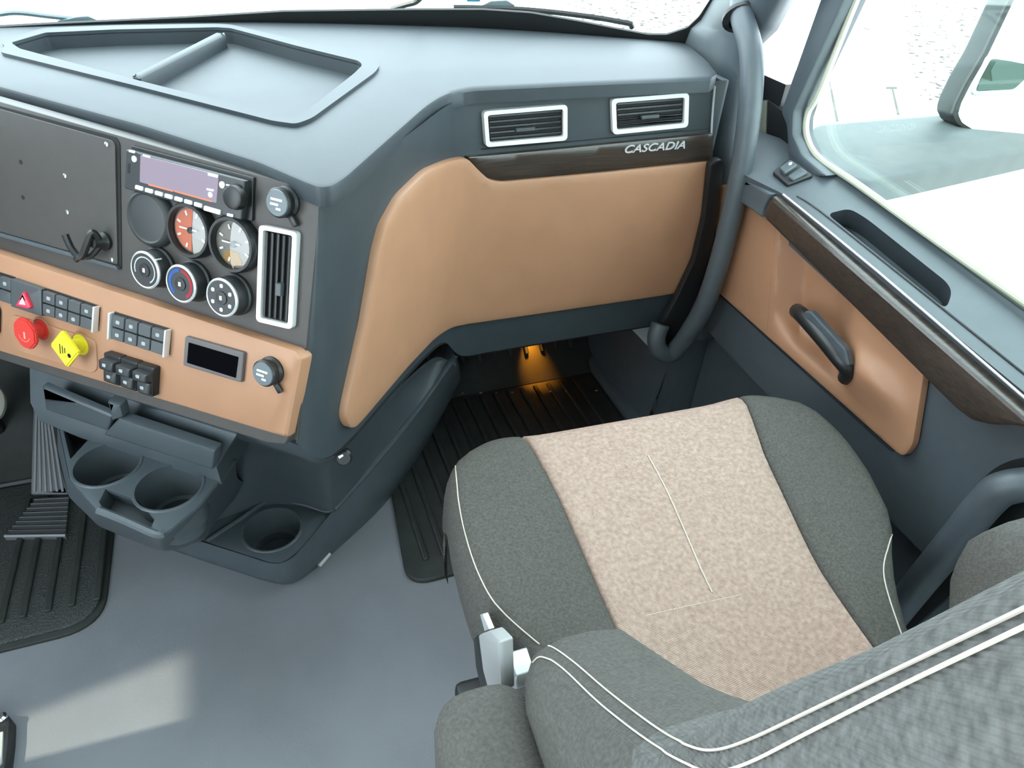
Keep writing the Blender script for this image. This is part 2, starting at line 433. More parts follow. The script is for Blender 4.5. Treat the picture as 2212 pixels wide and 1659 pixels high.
# window sill with the pocket
a_, b_, c_ = onx((1690, 418), .785), onx((2212, 850), .785), onx((2212, 655), .885)
SN = (b_ - a_).cross(c_ - a_).normalized(); SN = SN if SN.z > 0 else -SN
ssurf = plane_surf(a_, SN)
pocket = [(1786, 462), (1835, 450), (1872, 472), (2046, 610), (2057, 632), (2044, 668)]
ring_slab('window_sill', [(1596, 372), (1686, 416), (2320, 935), (2320, 726), (2212, 654), (1900, 428), (1795, 362), (1742, 318), (1640, 283), (1606, 285)], pocket, ssurf, -.035, 0, GREY, D, rnd=3, rin=16)
pk = [p for p in round_poly(pocket, 16)]
slab('pocket_floor', [(p.x, p.y) for p in pk], plane_surf(a_ - SN * .034, SN), -.002, .001, GREY, D, rnd=0, edge=0)
bm = bmesh.new(); A1 = [bm.verts.new(ssurf(p)[0]) for p in pk]; B1 = [bm.verts.new(ssurf(p)[0] - SN * .045) for p in pk]
for i in range(len(pk)): bm.faces.new((A1[i], A1[(i + 1) % len(pk)], B1[(i + 1) % len(pk)], B1[i]))
finish(bm, 'pocket_wall', GREY, D)
tube('sill_groove', [ssurf(p)[0] + SN * .0005 for p in ((1722, 424), (1771, 456), (1950, 598), (2212, 808), (2300, 878))], .0014, BLACK, D, 6, 4)
tube('window_channel', [ssurf(p)[0] + SN * .002 for p in ((1770, 352), (1841, 396), (1990, 503), (2212, 664), (2300, 728))], .004, SEAL, D, 8, 4)
# window switch on the sill
sw = slab('window_switch', [(1668, 377), (1706, 347), (1756, 384), (1700, 405)], ssurf, 0, .006, BLACK, D, rnd=4, edge=.002)
slab('rocker', [(1682, 375), (1705, 357), (1722, 369), (1694, 387)], ssurf, .005, .012, GREY, sw, rnd=3, edge=.002)
slab('rocker', [(1700, 391), (1728, 372), (1744, 383), (1712, 399)], ssurf, .005, .010, GREY, sw, rnd=3, edge=.002)
slab('switch_mark', [(1702, 366), (1710, 364), (1708, 370), (1702, 371)], ssurf, .012, .0125, INK, sw, rnd=1, edge=0)
# window frame, division bar
slab('division_bar', [(1698, 240), (1784, 0), (1806, -60), (1862, -60), (1836, 0), (1726, 240), (1724, 290), (1745, 335), (1800, 380), (1760, 380), (1714, 335), (1710, 270)], px_(.86), -.03, .012, GREY, D, rnd=8, edge=.004)
dl = [onx(p, .862) for p in ((1790, -16), (1716, 190), (1706, 240))]
slab('quarter_frame', [(1627, 218), (1664, 214), (1700, 240), (1714, 250), (1718, 330), (1700, 335), (1640, 296), (1620, 292)], px_(.872), -.02, .006, BLACK, D, rnd=4, edge=.003)
slab('corner_block', [(1615, 222), (1658, 216), (1656, 290), (1612, 292)], px_(.866), -.02, .004, mat('olive_plastic', (.19, .2, .16), .6), D, rnd=3, edge=.002)
# frame rails continue up round the opening, out of view
up0 = onx((1820, -30), .86); wbox('header_rail', (.83, -.42, 1.36), (.89, .72, 1.44), GREY, D)
tube('division_post', [up0, V((.85, .69, 1.15)), V((.85, .66, 1.40))], .022, GREY, D, 8, 3)
sealc = mat('daylit_seal', (.5, .5, .4), .6)  # tone lightened for the daylight shining through the glass
tube('glass_seal', [onx(p, .872) for p in ((1872, -40), (1850, 0), (1772, 195), (1745, 245), (1743, 295), (1770, 342), (1850, 396), (1990, 497), (2212, 652), (2300, 715))], .005, sealc, D, 8, 5)
W2 = tag(loft('window_2', [[V((.90, -.42, .56)), V((.90, -.42, 1.42))], [V((.90, 1.02, .60)), V((.90, .66, 1.42))]], GLASSD, thick=.004), kind='structure')
# lower grab handle on the door
tube('door_grab_handle', [onx(p, x) for p, x in (((1900, 1370), .80), ((1962, 1290), .785), ((2060, 1170), .78), ((2140, 1075), .78), ((2180, 1052), .785), ((2240, 1045), .80))], .0205, GREY, D, 14, 6)
slab('handle_recess_shade', [(1925, 1290), (1960, 1240), (2080, 1090), (2140, 1015), (2190, 990), (2300, 985), (2300, 1150), (2150, 1200), (1960, 1370)], px_(.814), -.005, .001, BLACK, D, rnd=25, edge=.001)  # flat black patch, the shadow around the handle put into its colour
# sill beside the passenger floor, kick panel
K = tag(loft('trim_1', smooth_rows([[V((.752, y, -.005)), V((.756, y, .02)), V((.772, y, .028)), V((.80, y, .03)), V((.84, y, .0))] for y in (.1, .7, 1.1, 1.4)], 3, 1), GREY, thick=.003), kind='structure')
kp = tag(loft('trim_2', smooth_rows([[V((.775, 1.05, .02)), V((.80, 1.05, .16)), V((.825, 1.05, .34))], [V((.775, 1.22, .02)), V((.79, 1.25, .16)), V((.81, 1.22, .34))], [V((.775, 1.45, .05)), V((.79, 1.45, .2)), V((.81, 1.45, .4))]], 4, 4), GREY, thick=.003), kind='structure')
tag(wbox('trim_3', (.80, 1.005, -.02), (.87, 1.06, .40), GREY), kind='structure')
# grab bar on the A-pillar
G = empty('grab_bar', onx((1605, 40), .78)); tag(G, 'curved grey grab bar running down the pillar beside the dashboard end', 'grab bar')
gb = [onx(p, x) for p, x in (((1603, -12), .80), ((1603, 35), .783), ((1622, 110), .775), ((1622, 210), .772), ((1605, 345), .772), ((1572, 500), .772), ((1530, 640), .765), ((1490, 715), .755), ((1452, 762), .745))]
gb += [ony((1424, 757), .975), ony((1418, 730), .982), ony((1427, 700), .990)]
tube('bar', gb, .0185, GREY, G, 16, 6)
lathe('collar', [(.018, 0), (.030, .002), (.030, .008), (.02, .013)], frame(onx((1600, 32), .79), (gb[2] - gb[0]).normalized()), BLACK, G, 20)
bk = slab('bracket', [(1418, 742), (1430, 694), (1460, 642), (1498, 562), (1520, 470), (1533, 348), (1562, 340), (1550, 470), (1524, 590), (1482, 690), (1454, 750), (1436, 766)], plane_surf(ony((1440, 700), .995), (0, -1, 0)), -.01, .004, BLACK, G, rnd=14, edge=.003, closed_back=True)
slab('mount_plate', [(1366, 712), (1412, 704), (1412, 760)], plane_surf(ony((1400, 730), 1.10), (-.2, -1, .5)), -.006, 0, LGREY, G, rnd=2, edge=.001)

# ================================================================== dashboard
DB = empty('dashboard', (.2, 1.2, .34))
tag(DB, 'grey and tan truck dashboard with centre controls, wood strip and tan glovebox panel', 'dashboard')
def plate_holes(name, outline, holes, surf, t0, t1, thole, material, parent, rnd, rin, edge, pxm=1100):
    po = round_poly(outline, rnd); inn = offset_poly(po, edge * pxm); mid = offset_poly(po, edge * pxm * .3)
    hs = [round_poly(h, rin) for h in holes]
    vs, tri, bound = triangulate(inn, hs); bm = bmesh.new()
    def P(q, t): h, n = surf(q); return bm.verts.new(h + n * t)
    topv = [P(q, t1) for q in vs]
    for f in tri: bm.faces.new([topv[k] for k in f])
    def band(prev, cur):
        for i in range(len(cur)):
            try: bm.faces.new((prev[i], prev[(i + 1) % len(cur)], cur[(i + 1) % len(cur)], cur[i]))
            except ValueError: pass
        return cur
    prev = [topv[k] for k in bound[0]]
    prev = band(prev, [P(q, t1 - edge * .3) for q in mid]); prev = band(prev, [P(q, t1 - edge) for q in po]); prev = band(prev, [P(q, t0) for q in po])
    for a, h in enumerate(hs): band([topv[k] for k in bound[a + 1]], [P(q, thole) for q in h])
    return finish(bm, name, material, parent)
zs = lambda z: plane_surf((0, 0, z), (0, 0, 1))
tray_in = [(26, 99), (100, 77), (250, 70), (470, 65), (500, 67), (640, 105), (775, 138), (784, 147), (765, 166), (660, 250), (640, 260), (600, 257), (300, 181), (45, 112)]
plate_holes('top_pad', [(-200, 128), (0, 187), (300, 268), (560, 350), (655, 391), (690, 404), (716, 401), (745, 383), (850, 290), (925, 224), (965, 201), (1015, 190), (1250, 179), (1538, 168), (1551, 158), (1530, 130), (1486, 92), (1460, 84), (1349, 78), (1200, 66), (1000, 54), (800, 47), (500, 42), (366, 44), (122, 50), (-200, 57)],
            [tray_in], zs(.82), -.022, 0, -.03, TOPG, DB, [4, 20, 20, 20, 20, 12, 12, 20, 40, 30, 20, 20, 20, 6, 5, 10] + [10] * 10, 6, .0045)
tr = slab('tray', tray_in, zs(.80), -.006, 0, TOPG, DB, rnd=6, edge=0)
rim_out = [(-140, 82), (0, 119), (300, 194), (590, 269), (640, 276), (675, 263), (812, 162), (822, 146), (800, 128), (640, 92), (500, 59), (470, 57), (250, 61), (95, 67), (20, 84), (-60, 78)]
ring_slab('tray_rim', [(14, 106), (0, 119), (300, 194), (590, 269), (640, 276), (675, 263), (812, 162), (822, 146), (800, 128), (640, 92), (500, 59), (470, 57), (250, 61), (95, 67), (20, 90), (4, 100)], tray_in, zs(.82), -.002, .0045, TOPG, tr, rnd=12, rin=6)
slab('tray_divider', [(468, 68), (488, 72), (302, 166), (284, 162)], zs(.822), -.0225, 0, TOPG, tr, rnd=3, edge=.003)
wbox('driver_side_block', (-1.22, 1.03, .48), (-.43, 1.5, .81), GREY, DB, .01)  # unseen block, added to keep windshield light out of the left footwell
# centre panel
PN = V((-.695, -.72, .294)).normalized(); PP = V((.062, .70, .80)); psurf = plane_surf(PP, PN)
def pf(p, t=0, spin=0): return frame(psurf(p)[0] + PN * t, PN, spin=spin)
slab('centre_panel', [(-160, 174), (300, 305), (694, 417), (642, 952), (-160, 715)], psurf, -.03, 0, BROWN, DB, rnd=2, edge=.001)
TANP = slab('tan_switch_panel', [(-160, 487), (0, 537), (655, 751), (670, 768), (637, 938), (600, 928), (-160, 702)], psurf, -.004, .014, TAN, DB, rnd=6, edge=.006)
slab('bottom_lip', [(-160, 700), (600, 927), (637, 936), (628, 954), (590, 950), (0, 768), (-160, 720)], psurf, -.02, .010, BROWN, DB, rnd=3, edge=.002)
# side wall: centre corner, diagonal, passenger face
AT, AB = V((.064, .702, .809)), V((-.002, .652, .531))
cols = [(None, .527), ((.072, .707), .482), ((.145, .80), .465), ((.21, .885), .45), ((.262, .955), .42), ((.305, .998), .355), ((.37, 1.017), .338), ((.5, 1.02), .336), ((.765, 1.02), .334)]
wall = []
for i in range(8):
    t = i / 7; r = []
    for c, zb in cols:
        z = .806 + t * (zb - .806)
        if c is None: p = AT + (AB - AT) * ((.809 - z) / .278); r.append(V((p.x, p.y, z)))
        else:
            k = max(0, (.13 - c[0]) / .13) * (.806 - z) / .3 if c[0] < .13 else 0
            r.append(V((c[0] - .075 * k, c[1] - .085 * k, z)))
    wall.append(r)
dw = loft('side_wall', smooth_rows(wall, 6, 2), DGREY, DB, angle=60)
tb_ = bmesh.new(); g_ = [[tb_.verts.new(p) for p in r + [r[-1] + V((.1, 0, 0))]] for r in smooth_rows(wall, 6, 2)]
for i in range(len(g_) - 1):
    for k in range(len(g_[0]) - 1): tb_.faces.new((g_[i][k], g_[i][k + 1], g_[i + 1][k + 1], g_[i + 1][k]))
tb_.normal_update(); dbv = BVHTree.FromBMesh(tb_); tb_.free()
dsurf = bvh_surf(dbv)
# bottom of the wall: chin turning forward
wb = smooth_rows(wall, 6, 2)[-1]
loft('underside', [[p for p in wb], [p + V((.006, .012, -.012)) for p in wb], [p + V((.02, .05, -.016)) for p in wb], [V((p.x + .05, max(1.5, p.y), p.z - .0)) for p in wb]], MATTE, DB)
gl = slab('glovebox_panel', [(1534, 343), (1526, 480), (1502, 578), (1464, 628), (1420, 636), (1000, 697), (962, 707), (928, 730), (870, 790), (768, 908), (752, 923), (738, 917), (731, 896), (737, 860), (775, 690), (800, 540), (815, 484), (850, 422), (908, 366), (960, 344), (1000, 336), (1020, 356), (1052, 384), (1080, 387), (1300, 367)], dsurf, -.002, .011, TAN, DB, rnd=16, edge=.005, step=16)
slab('wood_strip', [(1001, 336), (1200, 318), (1536, 285), (1534, 342), (1300, 367), (1080, 387), (1050, 382), (1022, 359)], dsurf, -.002, .009, WOOD, DB, rnd=6, edge=.002, step=16)
wh, wn = dsurf((1408, 314))
text_mesh('lettering', 'CASCADIA', .0215, frame(wh + wn * .010, wn, spin=.0) @ Matrix.Diagonal((1.12, .85, 1, 1)), SILVER, DB, .0012, .25)
wbox('end_cap', (.758, 1.022, .36), (.772, 1.24, .806), GREY, DB, .003)
tube('end_seam', [ony((1544, 186), 1.017), ony((1538, 260), 1.017), ony((1535, 338), 1.017)], .0018, LGREY, DB, 6, 3)
tube('top_seam', [dsurf(p)[0] + dsurf(p)[1] * .001 for p in ((1040, 322), (1200, 308), (1360, 293), (1530, 277))], .0009, BLACK, DB, 6, 4)
def quad(c, u, v):
    a = V(c[0]).lerp(V(c[1]), u); b = V(c[3]).lerp(V(c[2]), u); return a.lerp(b, v)
def shrink(c, d):
    return [tuple(p) for p in offset_poly([V(q) for q in c], d)]
SILVERW = mat("silver_vent_frame", (.84, .86, .88), .35, metal=.15)
def vent(name, corners, surf, vertical, nsl, rim):
    inner = shrink(corners, rim)
    v = ring_slab(name, corners, inner, surf, -.002, .007, WHITE if False else SILVERW, DB, rnd=10, rin=6)
    slab('vent_box', inner, surf, -.001, .0012, MATTE, v, rnd=4, edge=0)
    for k in range(nsl):
        u0, u1 = (k + .18) / nsl, (k + .62) / nsl
        q = [quad(inner, u0, .02), quad(inner, u1, .02), quad(inner, u1, .98), quad(inner, u0, .98)] if vertical else [quad(inner, .02, u0), quad(inner, .98, u0), quad(inner, .98, u1), quad(inner, .02, u1)]
        slab('slat', [tuple(p) for p in q], surf, .001, .0048, BLACK, v, rnd=1, edge=.0008)
    q = [quad(inner, .36, .55), quad(inner, .62, .55), quad(inner, .62, .68), quad(inner, .36, .68)] if not vertical else [quad(inner, .55, .56), quad(inner, .75, .56), quad(inner, .75, .70), quad(inner, .55, .70)]
    slab('vent_tab', [tuple(p) for p in q], surf, .004, .010, BTN, v, rnd=2, edge=.001)
    return v
SILVERW = mat('silver_vent_frame', (.84, .86, .88), .35, metal=.15)
vent('air_vent', [(1039, 238), (1222, 223), (1222, 300), (1045, 315)], dsurf, False, 5, 9)
vent('air_vent', [(1317, 211), (1484, 198), (1482, 272), (1320, 288)], dsurf, False, 5, 9)
vent('air_vent', [(569, 484), (650, 500), (639, 709), (562, 691)], psurf, True, 5, 9)
# left storage cover plate
slab('cover_gap', [(-160, 182), (0, 229), (252, 297), (260, 310), (264, 580), (-160, 460)], psurf, -.002, .0008, MATTE, DB, rnd=5, edge=0)
cv = slab('cover_plate', [(-160, 188), (0, 234), (246, 303), (253, 314), (258, 572), (-160, 454)], psurf, 0, .003, BROWN, DB, rnd=5, edge=.001)
slab('cover_edge', [(-160, 455), (0, 500), (258, 573), (264, 582), (0, 508), (-160, 464)], psurf, 0, .006, GREY, cv, rnd=1, edge=.001)
for p in ((50, 350), (55, 426)): lathe('screw_hole', [(0, .0002), (.0028, .0004), (.0028, 0)], pf(p, .003), MATTE, cv, 12)
for p in ((146, 380), (151, 458), (3, 272), (236, 312), (247, 560)): lathe('screw', [(.003, 0), (.0028, .0012), (.0015, .0018), (0, .0018)], pf(p, .003), CHROME, cv, 12)
hk = lathe('coat_hook', [(.011, 0), (.011, .004), (.008, .008), (.006, .018), (0, .018)], pf((233, 520), .003), BLACK, DB, 20)
def pp(p, t): return psurf(p)[0] + PN * t
tube('hook_prong', [pp((236, 514), .014), pp((232, 498), .020), pp((228, 520), .024), pp((220, 548), .028), pp((204, 530), .030), pp((194, 500), .032)], .0042, BLACK, hk, 8, 5)
tube('hook_prong', [pp((238, 525), .012), pp((226, 548), .018), pp((208, 550), .022), pp((200, 556), .022)], .0036, BLACK, hk, 8, 5)
# radio
RD = slab('radio', [(290, 314), (553, 383), (550, 477), (540, 476), (286, 408)], psurf, -.002, .004, BLACK, DB, rnd=3, edge=.001)
slab('radio_face', [(291, 322), (546, 389), (538, 474), (287, 406)], psurf, .003, .012, mat('radio_face', (.03, .033, .036), .35), RD, rnd=4, edge=.002)
slab('screen', [(324, 334), (491, 377), (486, 437), (322, 392)], psurf, .011, .0128, SCREEN, RD, rnd=3, edge=.0004)
slab('screen_text', [(342, 396), (395, 410), (394, 413), (341, 399)], psurf, .0128, .0131, LED, RD, rnd=0, edge=0)
slab('screen_text', [(398, 410), (478, 432), (477, 435), (397, 413)], psurf, .0128, .0131, LED, RD, rnd=0, edge=0)
lathe('volume_knob', [(.0132, 0), (.0132, .003), (.012, .008), (.010, .009), (0, .0085)], pf((530, 424), .012), BLACK, RD, 28)
for k in range(7):
    c = V((322, 405)).lerp(V((448, 441)), k / 6); slab('preset_button', [(c.x - 8, c.y - 7), (c.x + 8, c.y - 2.5), (c.x + 7.5, c.y + 6), (c.x - 8.5, c.y + 1.5)], psurf, .012, .014, INK, RD, rnd=2, edge=.0006)
slab('preset_button', [(461, 442), (496, 452), (495, 462), (460, 452)], psurf, .012, .014, INK, RD, rnd=2, edge=.0006)
for p, r in (((311, 343), .0034), ((499, 398), .0036), ((474, 419), .0030)): lathe('round_button', [(r, 0), (r, .0014), (0, .0018)], pf(p, .012), INK, RD, 16)
for q in ([(300, 323), (313, 326), (312, 331), (300, 328)], [(508, 396), (524, 400), (523, 403), (507, 399)], [(510, 458), (523, 461), (522, 467), (509, 464)], [(330, 333), (345, 337), (345, 341), (330, 337)], [(469, 372), (490, 377), (490, 383), (469, 378)], [(466, 405), (482, 408), (481, 412), (466, 409)]):
    slab('print_mark', q, psurf, .0124, .0132, INK, RD, rnd=1, edge=0)
slab('media_slot', [(296, 352), (301, 353), (300, 374), (295, 373)], psurf, .0118, .0122, MATTE, RD, rnd=1, edge=0)
# gauges
lathe('blank_cover', [(.034, 0), (.034, .004), (.031, .009), (.028, .0105), (.026, .009), (.015, .0105), (0, .011)], pf((332, 470)), mat('soft_black', (.03, .033, .035), .5), DB, 40)
def arc_plate(name, r0, r1, a0, a1, z, M, material, parent, n=16, th=.0003):
    bm = bmesh.new(); A, B = [], []
    for k in range(n + 1):
        a = math.radians(a0 + (a1 - a0) * k / n); A.append(bm.verts.new((r0 * math.cos(a), r0 * math.sin(a), z))); B.append(bm.verts.new((r1 * math.cos(a), r1 * math.sin(a), z)))
    for k in range(n): bm.faces.new((A[k], B[k], B[k + 1], A[k + 1]))
    bmesh.ops.solidify(bm, geom=bm.faces[:], thickness=-th)
    return finish(bm, name, material, parent, M=M)
def gauge(p, red):
    M = pf(p); g = lathe('pressure_gauge', [(.0315, 0), (.0315, .010), (.0295, .014), (.0265, .014), (.0255, .006), (0, .006)], M, BLACK, DB, 40)
    lathe('dial', [(.0255, .0062), (0, .0064)], M, GFACE, g, 36)
    if red: arc_plate('red_zone', 0.001, .0235, 85, 270, .0068, M, GRED, g)
    else: arc_plate('orange_zone', .009, .0235, 225, 300, .0068, M, GORA, g)
    for k in range(7):
        a = math.radians(250 - k * 46); x, y = .019 * math.cos(a), .019 * math.sin(a)
        box('dial_mark', M @ Matrix.Translation((x, y, .007)) @ Matrix.Rotation(a, 4, 'Z'), (.005, .0022, .0004), INK, g, 0)
    box('needle', M @ Matrix.Translation((-.003, .001, .0085)) @ Matrix.Rotation(.0, 4, 'Z'), (.024, .0016, .0008), INK, g, 0)
    lathe('needle_hub', [(.0035, .006), (.0035, .010), (0, .0105)], M, BLACK, g, 14)
    lathe('glass', [(.0262, .0125), (.02, .0138), (0, .0142)], M, CLEAR, g, 32)
gauge((424, 496), True); gauge((516, 526), False)
# climate knobs
def knob(p, kind):
    M = pf(p) @ Matrix.Diagonal((.94, .94, .68, 1)); g = lathe('climate_knob', [(.0255, 0), (.0255, .006), (.0235, .008), (.0225, .031), (.0205, .034), (0, .0335)], M, mat('knob_black', (.022, .025, .027), .42), DB, 40)
    lathe('knob_ring', [(.0226, .0295), (.0232, .033), (.0215, .0355), (.0205, .0345)], M, SILVER, g, 40)
    if kind == 0:
        arc_plate('print_arc', .0152, .0168, -60, 200, .0342, M, INK, g)
        box('pointer_line', M @ Matrix.Translation((.0165, .0165, .020)) @ Matrix.Rotation(math.radians(45), 4, 'Z'), (.0015, .0015, .012), INK, g, 0)
    elif kind == 1:
        arc_plate('blue_arc', .0145, .0185, 95, 235, .0342, M, BLUEM, g); arc_plate('red_arc', .0145, .0185, -60, 88, .0342, M, REDM, g)
    else:
        for k in range(6):
            a = math.radians(30 + 60 * k); box('mode_mark', M @ Matrix.Translation((.0145 * math.cos(a), .0145 * math.sin(a), .0338)), (.0045, .0045, .0006), INK, g, .001, 1)
    lathe('knob_centre', [(.0085, .0335), (.008, .0355), (0, .036)], M, BLACK, g, 20)
    box('centre_mark', M @ Matrix.Translation((0, 0, .0358)), (.0035, .005, .0005), INK, g, 0)
knob((348, 577), 0); knob((424, 606), 1); knob((511, 635), 2)
# power outlets
def outlet(p, t, cp):
    M = pf(p, t) @ Matrix.Diagonal((.84, .84, .8, 1)); g = lathe('power_outlet', [(.0195, 0), (.0195, .003), (.0165, .006), (.0165, .010), (.0185, .011), (.0185, .017), (.0165, .019), (0, .019)], M, BLACK, DB, 30)
    lathe('outlet_cap', [(.0165, .0185), (.0155, .0205), (0, .0208)], M, mat('cap_grey', (.10, .125, .14), .35), g, 30)
    for x, y, wd in ((0, .004, .017), (-.003, -.002, .012), (.003, -.007, .007)): box('print_mark', M @ Matrix.Translation((x, y, .0207)), (wd, .0028, .0005), INK, g, 0)
    box('cap_strap', M @ Matrix.Translation((.013, -.018, .002)) @ Matrix.Rotation(-.9, 4, 'Z'), (.020, .008, .006), BLACK, g, .002)
outlet((620, 436), 0, 0); outlet((606, 792), .014, 0)
# switch banks on the tan panel
t_ = .014
def bank(name, c, cols_, rows_, caps, skip=()):
    b = slab(name, c, psurf, t_ - .002, t_ + .002, BLACK, DB, rnd=3, edge=.0005)
    u0 = .045 if 'L' in caps else .0; u1 = .955 if 'R' in caps else 1.0
    for i in range(cols_):
        for j in range(rows_):
            if (i, j) in skip: continue
            a, bb = u0 + (u1 - u0) * (i + .04) / cols_, u0 + (u1 - u0) * (i + .96) / cols_; v0, v1 = .04 + .94 * (j + .04) / rows_, .04 + .94 * (j + .93) / rows_
            s = slab('switch_button', [tuple(quad(c, a, v0)), tuple(quad(c, bb, v0)), tuple(quad(c, bb, v1)), tuple(quad(c, a, v1))], psurf, t_, t_ + .007, BTN, b, rnd=2, edge=.0012)
            if (i * 3 + j * 2) % 5 != 1:
                m_ = [tuple(quad(c, a + (bb - a) * u, v0 + (v1 - v0) * v)) for u, v in ((.36, .36), (.66, .36), (.66, .66), (.36, .66))]
                slab('symbol', m_, psurf, t_ + .007, t_ + .0074, mat('symbol_grey', (.35, .36, .37), .5), b, rnd=2, edge=0)
    for s_, (a, bb) in (('L', (0, .04)), ('R', (.96, 1))):
        if s_ in caps: slab('end_cap', [tuple(quad(c, a, 0)), tuple(quad(c, bb, 0)), tuple(quad(c, bb, 1)), tuple(quad(c, a, 1))], psurf, t_, t_ + .009, SILVER, b, rnd=2, edge=.0015)
    return b
bank('switch_bank', [(-45, 562), (58, 595), (58, 654), (-45, 621)], 4, 2, '')
hb = slab('hazard_switch', [(59, 596), (124, 618), (124, 676), (59, 655)], psurf, t_ - .002, t_ + .008, BTN, DB, rnd=2, edge=.0012)
slab('hazard_triangle', [(93, 622), (108, 655), (104, 659), (76, 652)], psurf, t_ + .008, t_ + .013, mat('hazard_red', (.75, .04, .08), .35), hb, rnd=2, edge=.002)
slab('hazard_mark', [(93, 633), (100, 650), (85, 648)], psurf, t_ + .013, t_ + .0135, mat('hazard_pink', (.9, .45, .5), .5), hb, rnd=1, edge=0)
bank('switch_bank', [(125, 618), (239, 656), (235, 711), (124, 675)], 4, 2, 'R')
bank('switch_bank', [(267, 667), (392, 705), (387, 763), (264, 724)], 4, 2, 'LR')
# rocker switches
for k in range(3):
    c = V((278, 786)).lerp(V((349, 809)), k / 2); o = lambda x, y: (c.x + x, c.y + y)
    r = slab('rocker_switch', [o(-19, -36), o(18, -25), o(14, 37), o(-17, 27)], psurf, t_ - .002, t_ + .010, BLACK, DB, rnd=4, edge=.002)
    slab('rocker_top', [o(-16, -26), o(16, -16), o(14, 4), o(-15, -5)], psurf, t_ + .009, t_ + .020, mat('rocker', (.03, .034, .037), .35), r, rnd=4, edge=.003)
    slab('rocker_bottom', [o(-15, -3), o(14, 6), o(12, 32), o(-15, 24)], psurf, t_ + .009, t_ + .014, MATS['rocker'], r, rnd=4, edge=.003)
    for dx, dy, tt in ((-2, -13, .020), (-2, 14, .014)): slab('symbol', [o(dx - 4, dy - 4), o(dx + 4, dy - 2), o(dx + 3, dy + 5), o(dx - 4, dy + 2)], psurf, t_ + tt, t_ + tt + .0004, MATS['symbol_grey'], r, rnd=2, edge=0)
# small display
d_ = slab('display', [(426, 718), (552, 753), (546, 817), (421, 780)], psurf, t_ - .002, t_ + .005, mat('display_frame', (.11, .1, .1), .5), DB, rnd=4, edge=.002)
slab('display_glass', [(435, 731), (541, 762), (535, 806), (431, 774)], psurf, t_ + .004, t_ + .0056, DISP, d_, rnd=1, edge=.0003)
# air brake valves
slab('valve_pad', [(48, 672), (230, 728), (234, 790), (222, 800), (60, 752), (40, 700)], psurf, t_ - .004, t_ + .002, TAN, DB, rnd=14, edge=.0018)
def valve(p, sides, spin, material, r):
    M = pf(p, t_) @ Matrix.Diagonal((1, 1, .66, 1)); g = lathe('brake_valve', [(.014, 0), (.014, .003), (.0095, .004), (.0095, .030), (0, .030)], M, material, DB, 20)
    bm = bmesh.new(); bmesh.ops.create_cone(bm, cap_ends=True, segments=sides, radius1=r, radius2=r, depth=.009)
    bmesh.ops.bevel(bm, geom=bm.edges[:], offset=.0022, segments=2, affect='EDGES')
    finish(bm, 'valve_head', material, g, M=M @ Matrix.Translation((0, 0, .033)) @ Matrix.Rotation(spin, 4, 'Z'))
    lathe('valve_collar', [(.017, 0), (.0165, .003), (.0145, .0035)], M, TAN, g, 24)
    return g, M
g, M = valve((114, 706), 8, math.radians(22.5), RED, .0215)
arc_plate('head_mark', .0095, .0112, 200, 340, .0378, M, mat('red_light', (.8, .3, .25), .5), g); box('head_mark', M @ Matrix.Translation((.001, -.002, .0375)), (.003, .009, .0006), MATS['red_light'], g, 0)
g, M = valve((198, 738), 4, math.radians(4), YELLOW, .025)
for k in range(3): box('head_mark', M @ Matrix.Translation((-.006 + .004 * k, -.001, .0375)), (.0012, .013 - .003 * k, .0006), BLACK, g, 0)
arc_plate('head_mark', 0, .003, 0, 360, .0378, M @ Matrix.Translation((.009, -.006, 0)), BLACK, g)
slab('trailer_brake', [(-40, 640), (18, 650), (26, 664), (24, 716), (-40, 702)], psurf, t_ - .002, t_ + .012, BLACK, DB, rnd=6, edge=.004)

# ================================================================== lower console with cup holders
def proj(P):
    d = V(P) - CAM; k = d.dot(AF); return (CX + F * d.dot(AX) / k, CY + F * d.dot(AD) / k)
def circ_px(c, r, z, n=28):
    o = onz(c, z); return [proj((o.x + r * math.cos(2 * math.pi * k / n), o.y + r * math.sin(2 * math.pi * k / n), z)) for k in range(n)], o
CN = empty('cup_console', (-.05, .95, 0)); tag(CN, 'dark grey floor console with cup holders standing under the dashboard centre', 'console')
T = [((345, 1140), .085), ((445, 1173), .085), ((540, 1203), .085), ((582, 1216), .085), ((614, 1214), .087), ((648, 1188), .09), ((722, 1100), .10), ((800, 1012), .14), ((880, 915), .20), ((940, 832), .27), ((985, 766), .335)]
Bt = [(340, 1178), (440, 1212), (535, 1243), (574, 1255), (620, 1262), (664, 1242), (745, 1172), (830, 1090), (895, 1003), (940, 925), (975, 850)]
ra = [onz(p, z) for p, z in T]; rb = [onz(p, 0) for p in Bt]
rm = [a.lerp(b, .5) + (V((.0, -.012, -.006)) if k < 7 else V((.012, -.012, 0))) for k, (a, b) in enumerate(zip(ra, rb))]
loft('base_skirt', smooth_rows([ra, rm, rb], 4, 4), GREY, CN, angle=60)
h3, o3 = circ_px((588, 1143), .05, .085)
plate_holes('base_tray', [(330, 1136), (445, 1170), (540, 1201), (582, 1214), (604, 1216), (622, 1208), (648, 1187), (724, 1100), (700, 1094), (640, 1080), (590, 1078), (520, 1080), (420, 1100)], [h3], zs(.085), -.006, 0, -.01, GREY, CN, 6, 0, .003)
def cup(o, r, z, dep, slot=None):
    lathe('cup_well', [(r, 0), (r * .96, -dep * .7), (r * .94, -dep * .72), (r * .80, -dep * .74), (r * .78, -dep), (0, -dep)], Matrix.Translation((o.x, o.y, z)), GREY, CN, 32)
    lathe('cup_rim', [(r * 1.0, -.002), (r * 1.0, .0015), (r * 1.06, .0018), (r * 1.1, 0)], Matrix.Translation((o.x, o.y, z)), GREY, CN, 32)
cup(o3, .05, .085, .075)
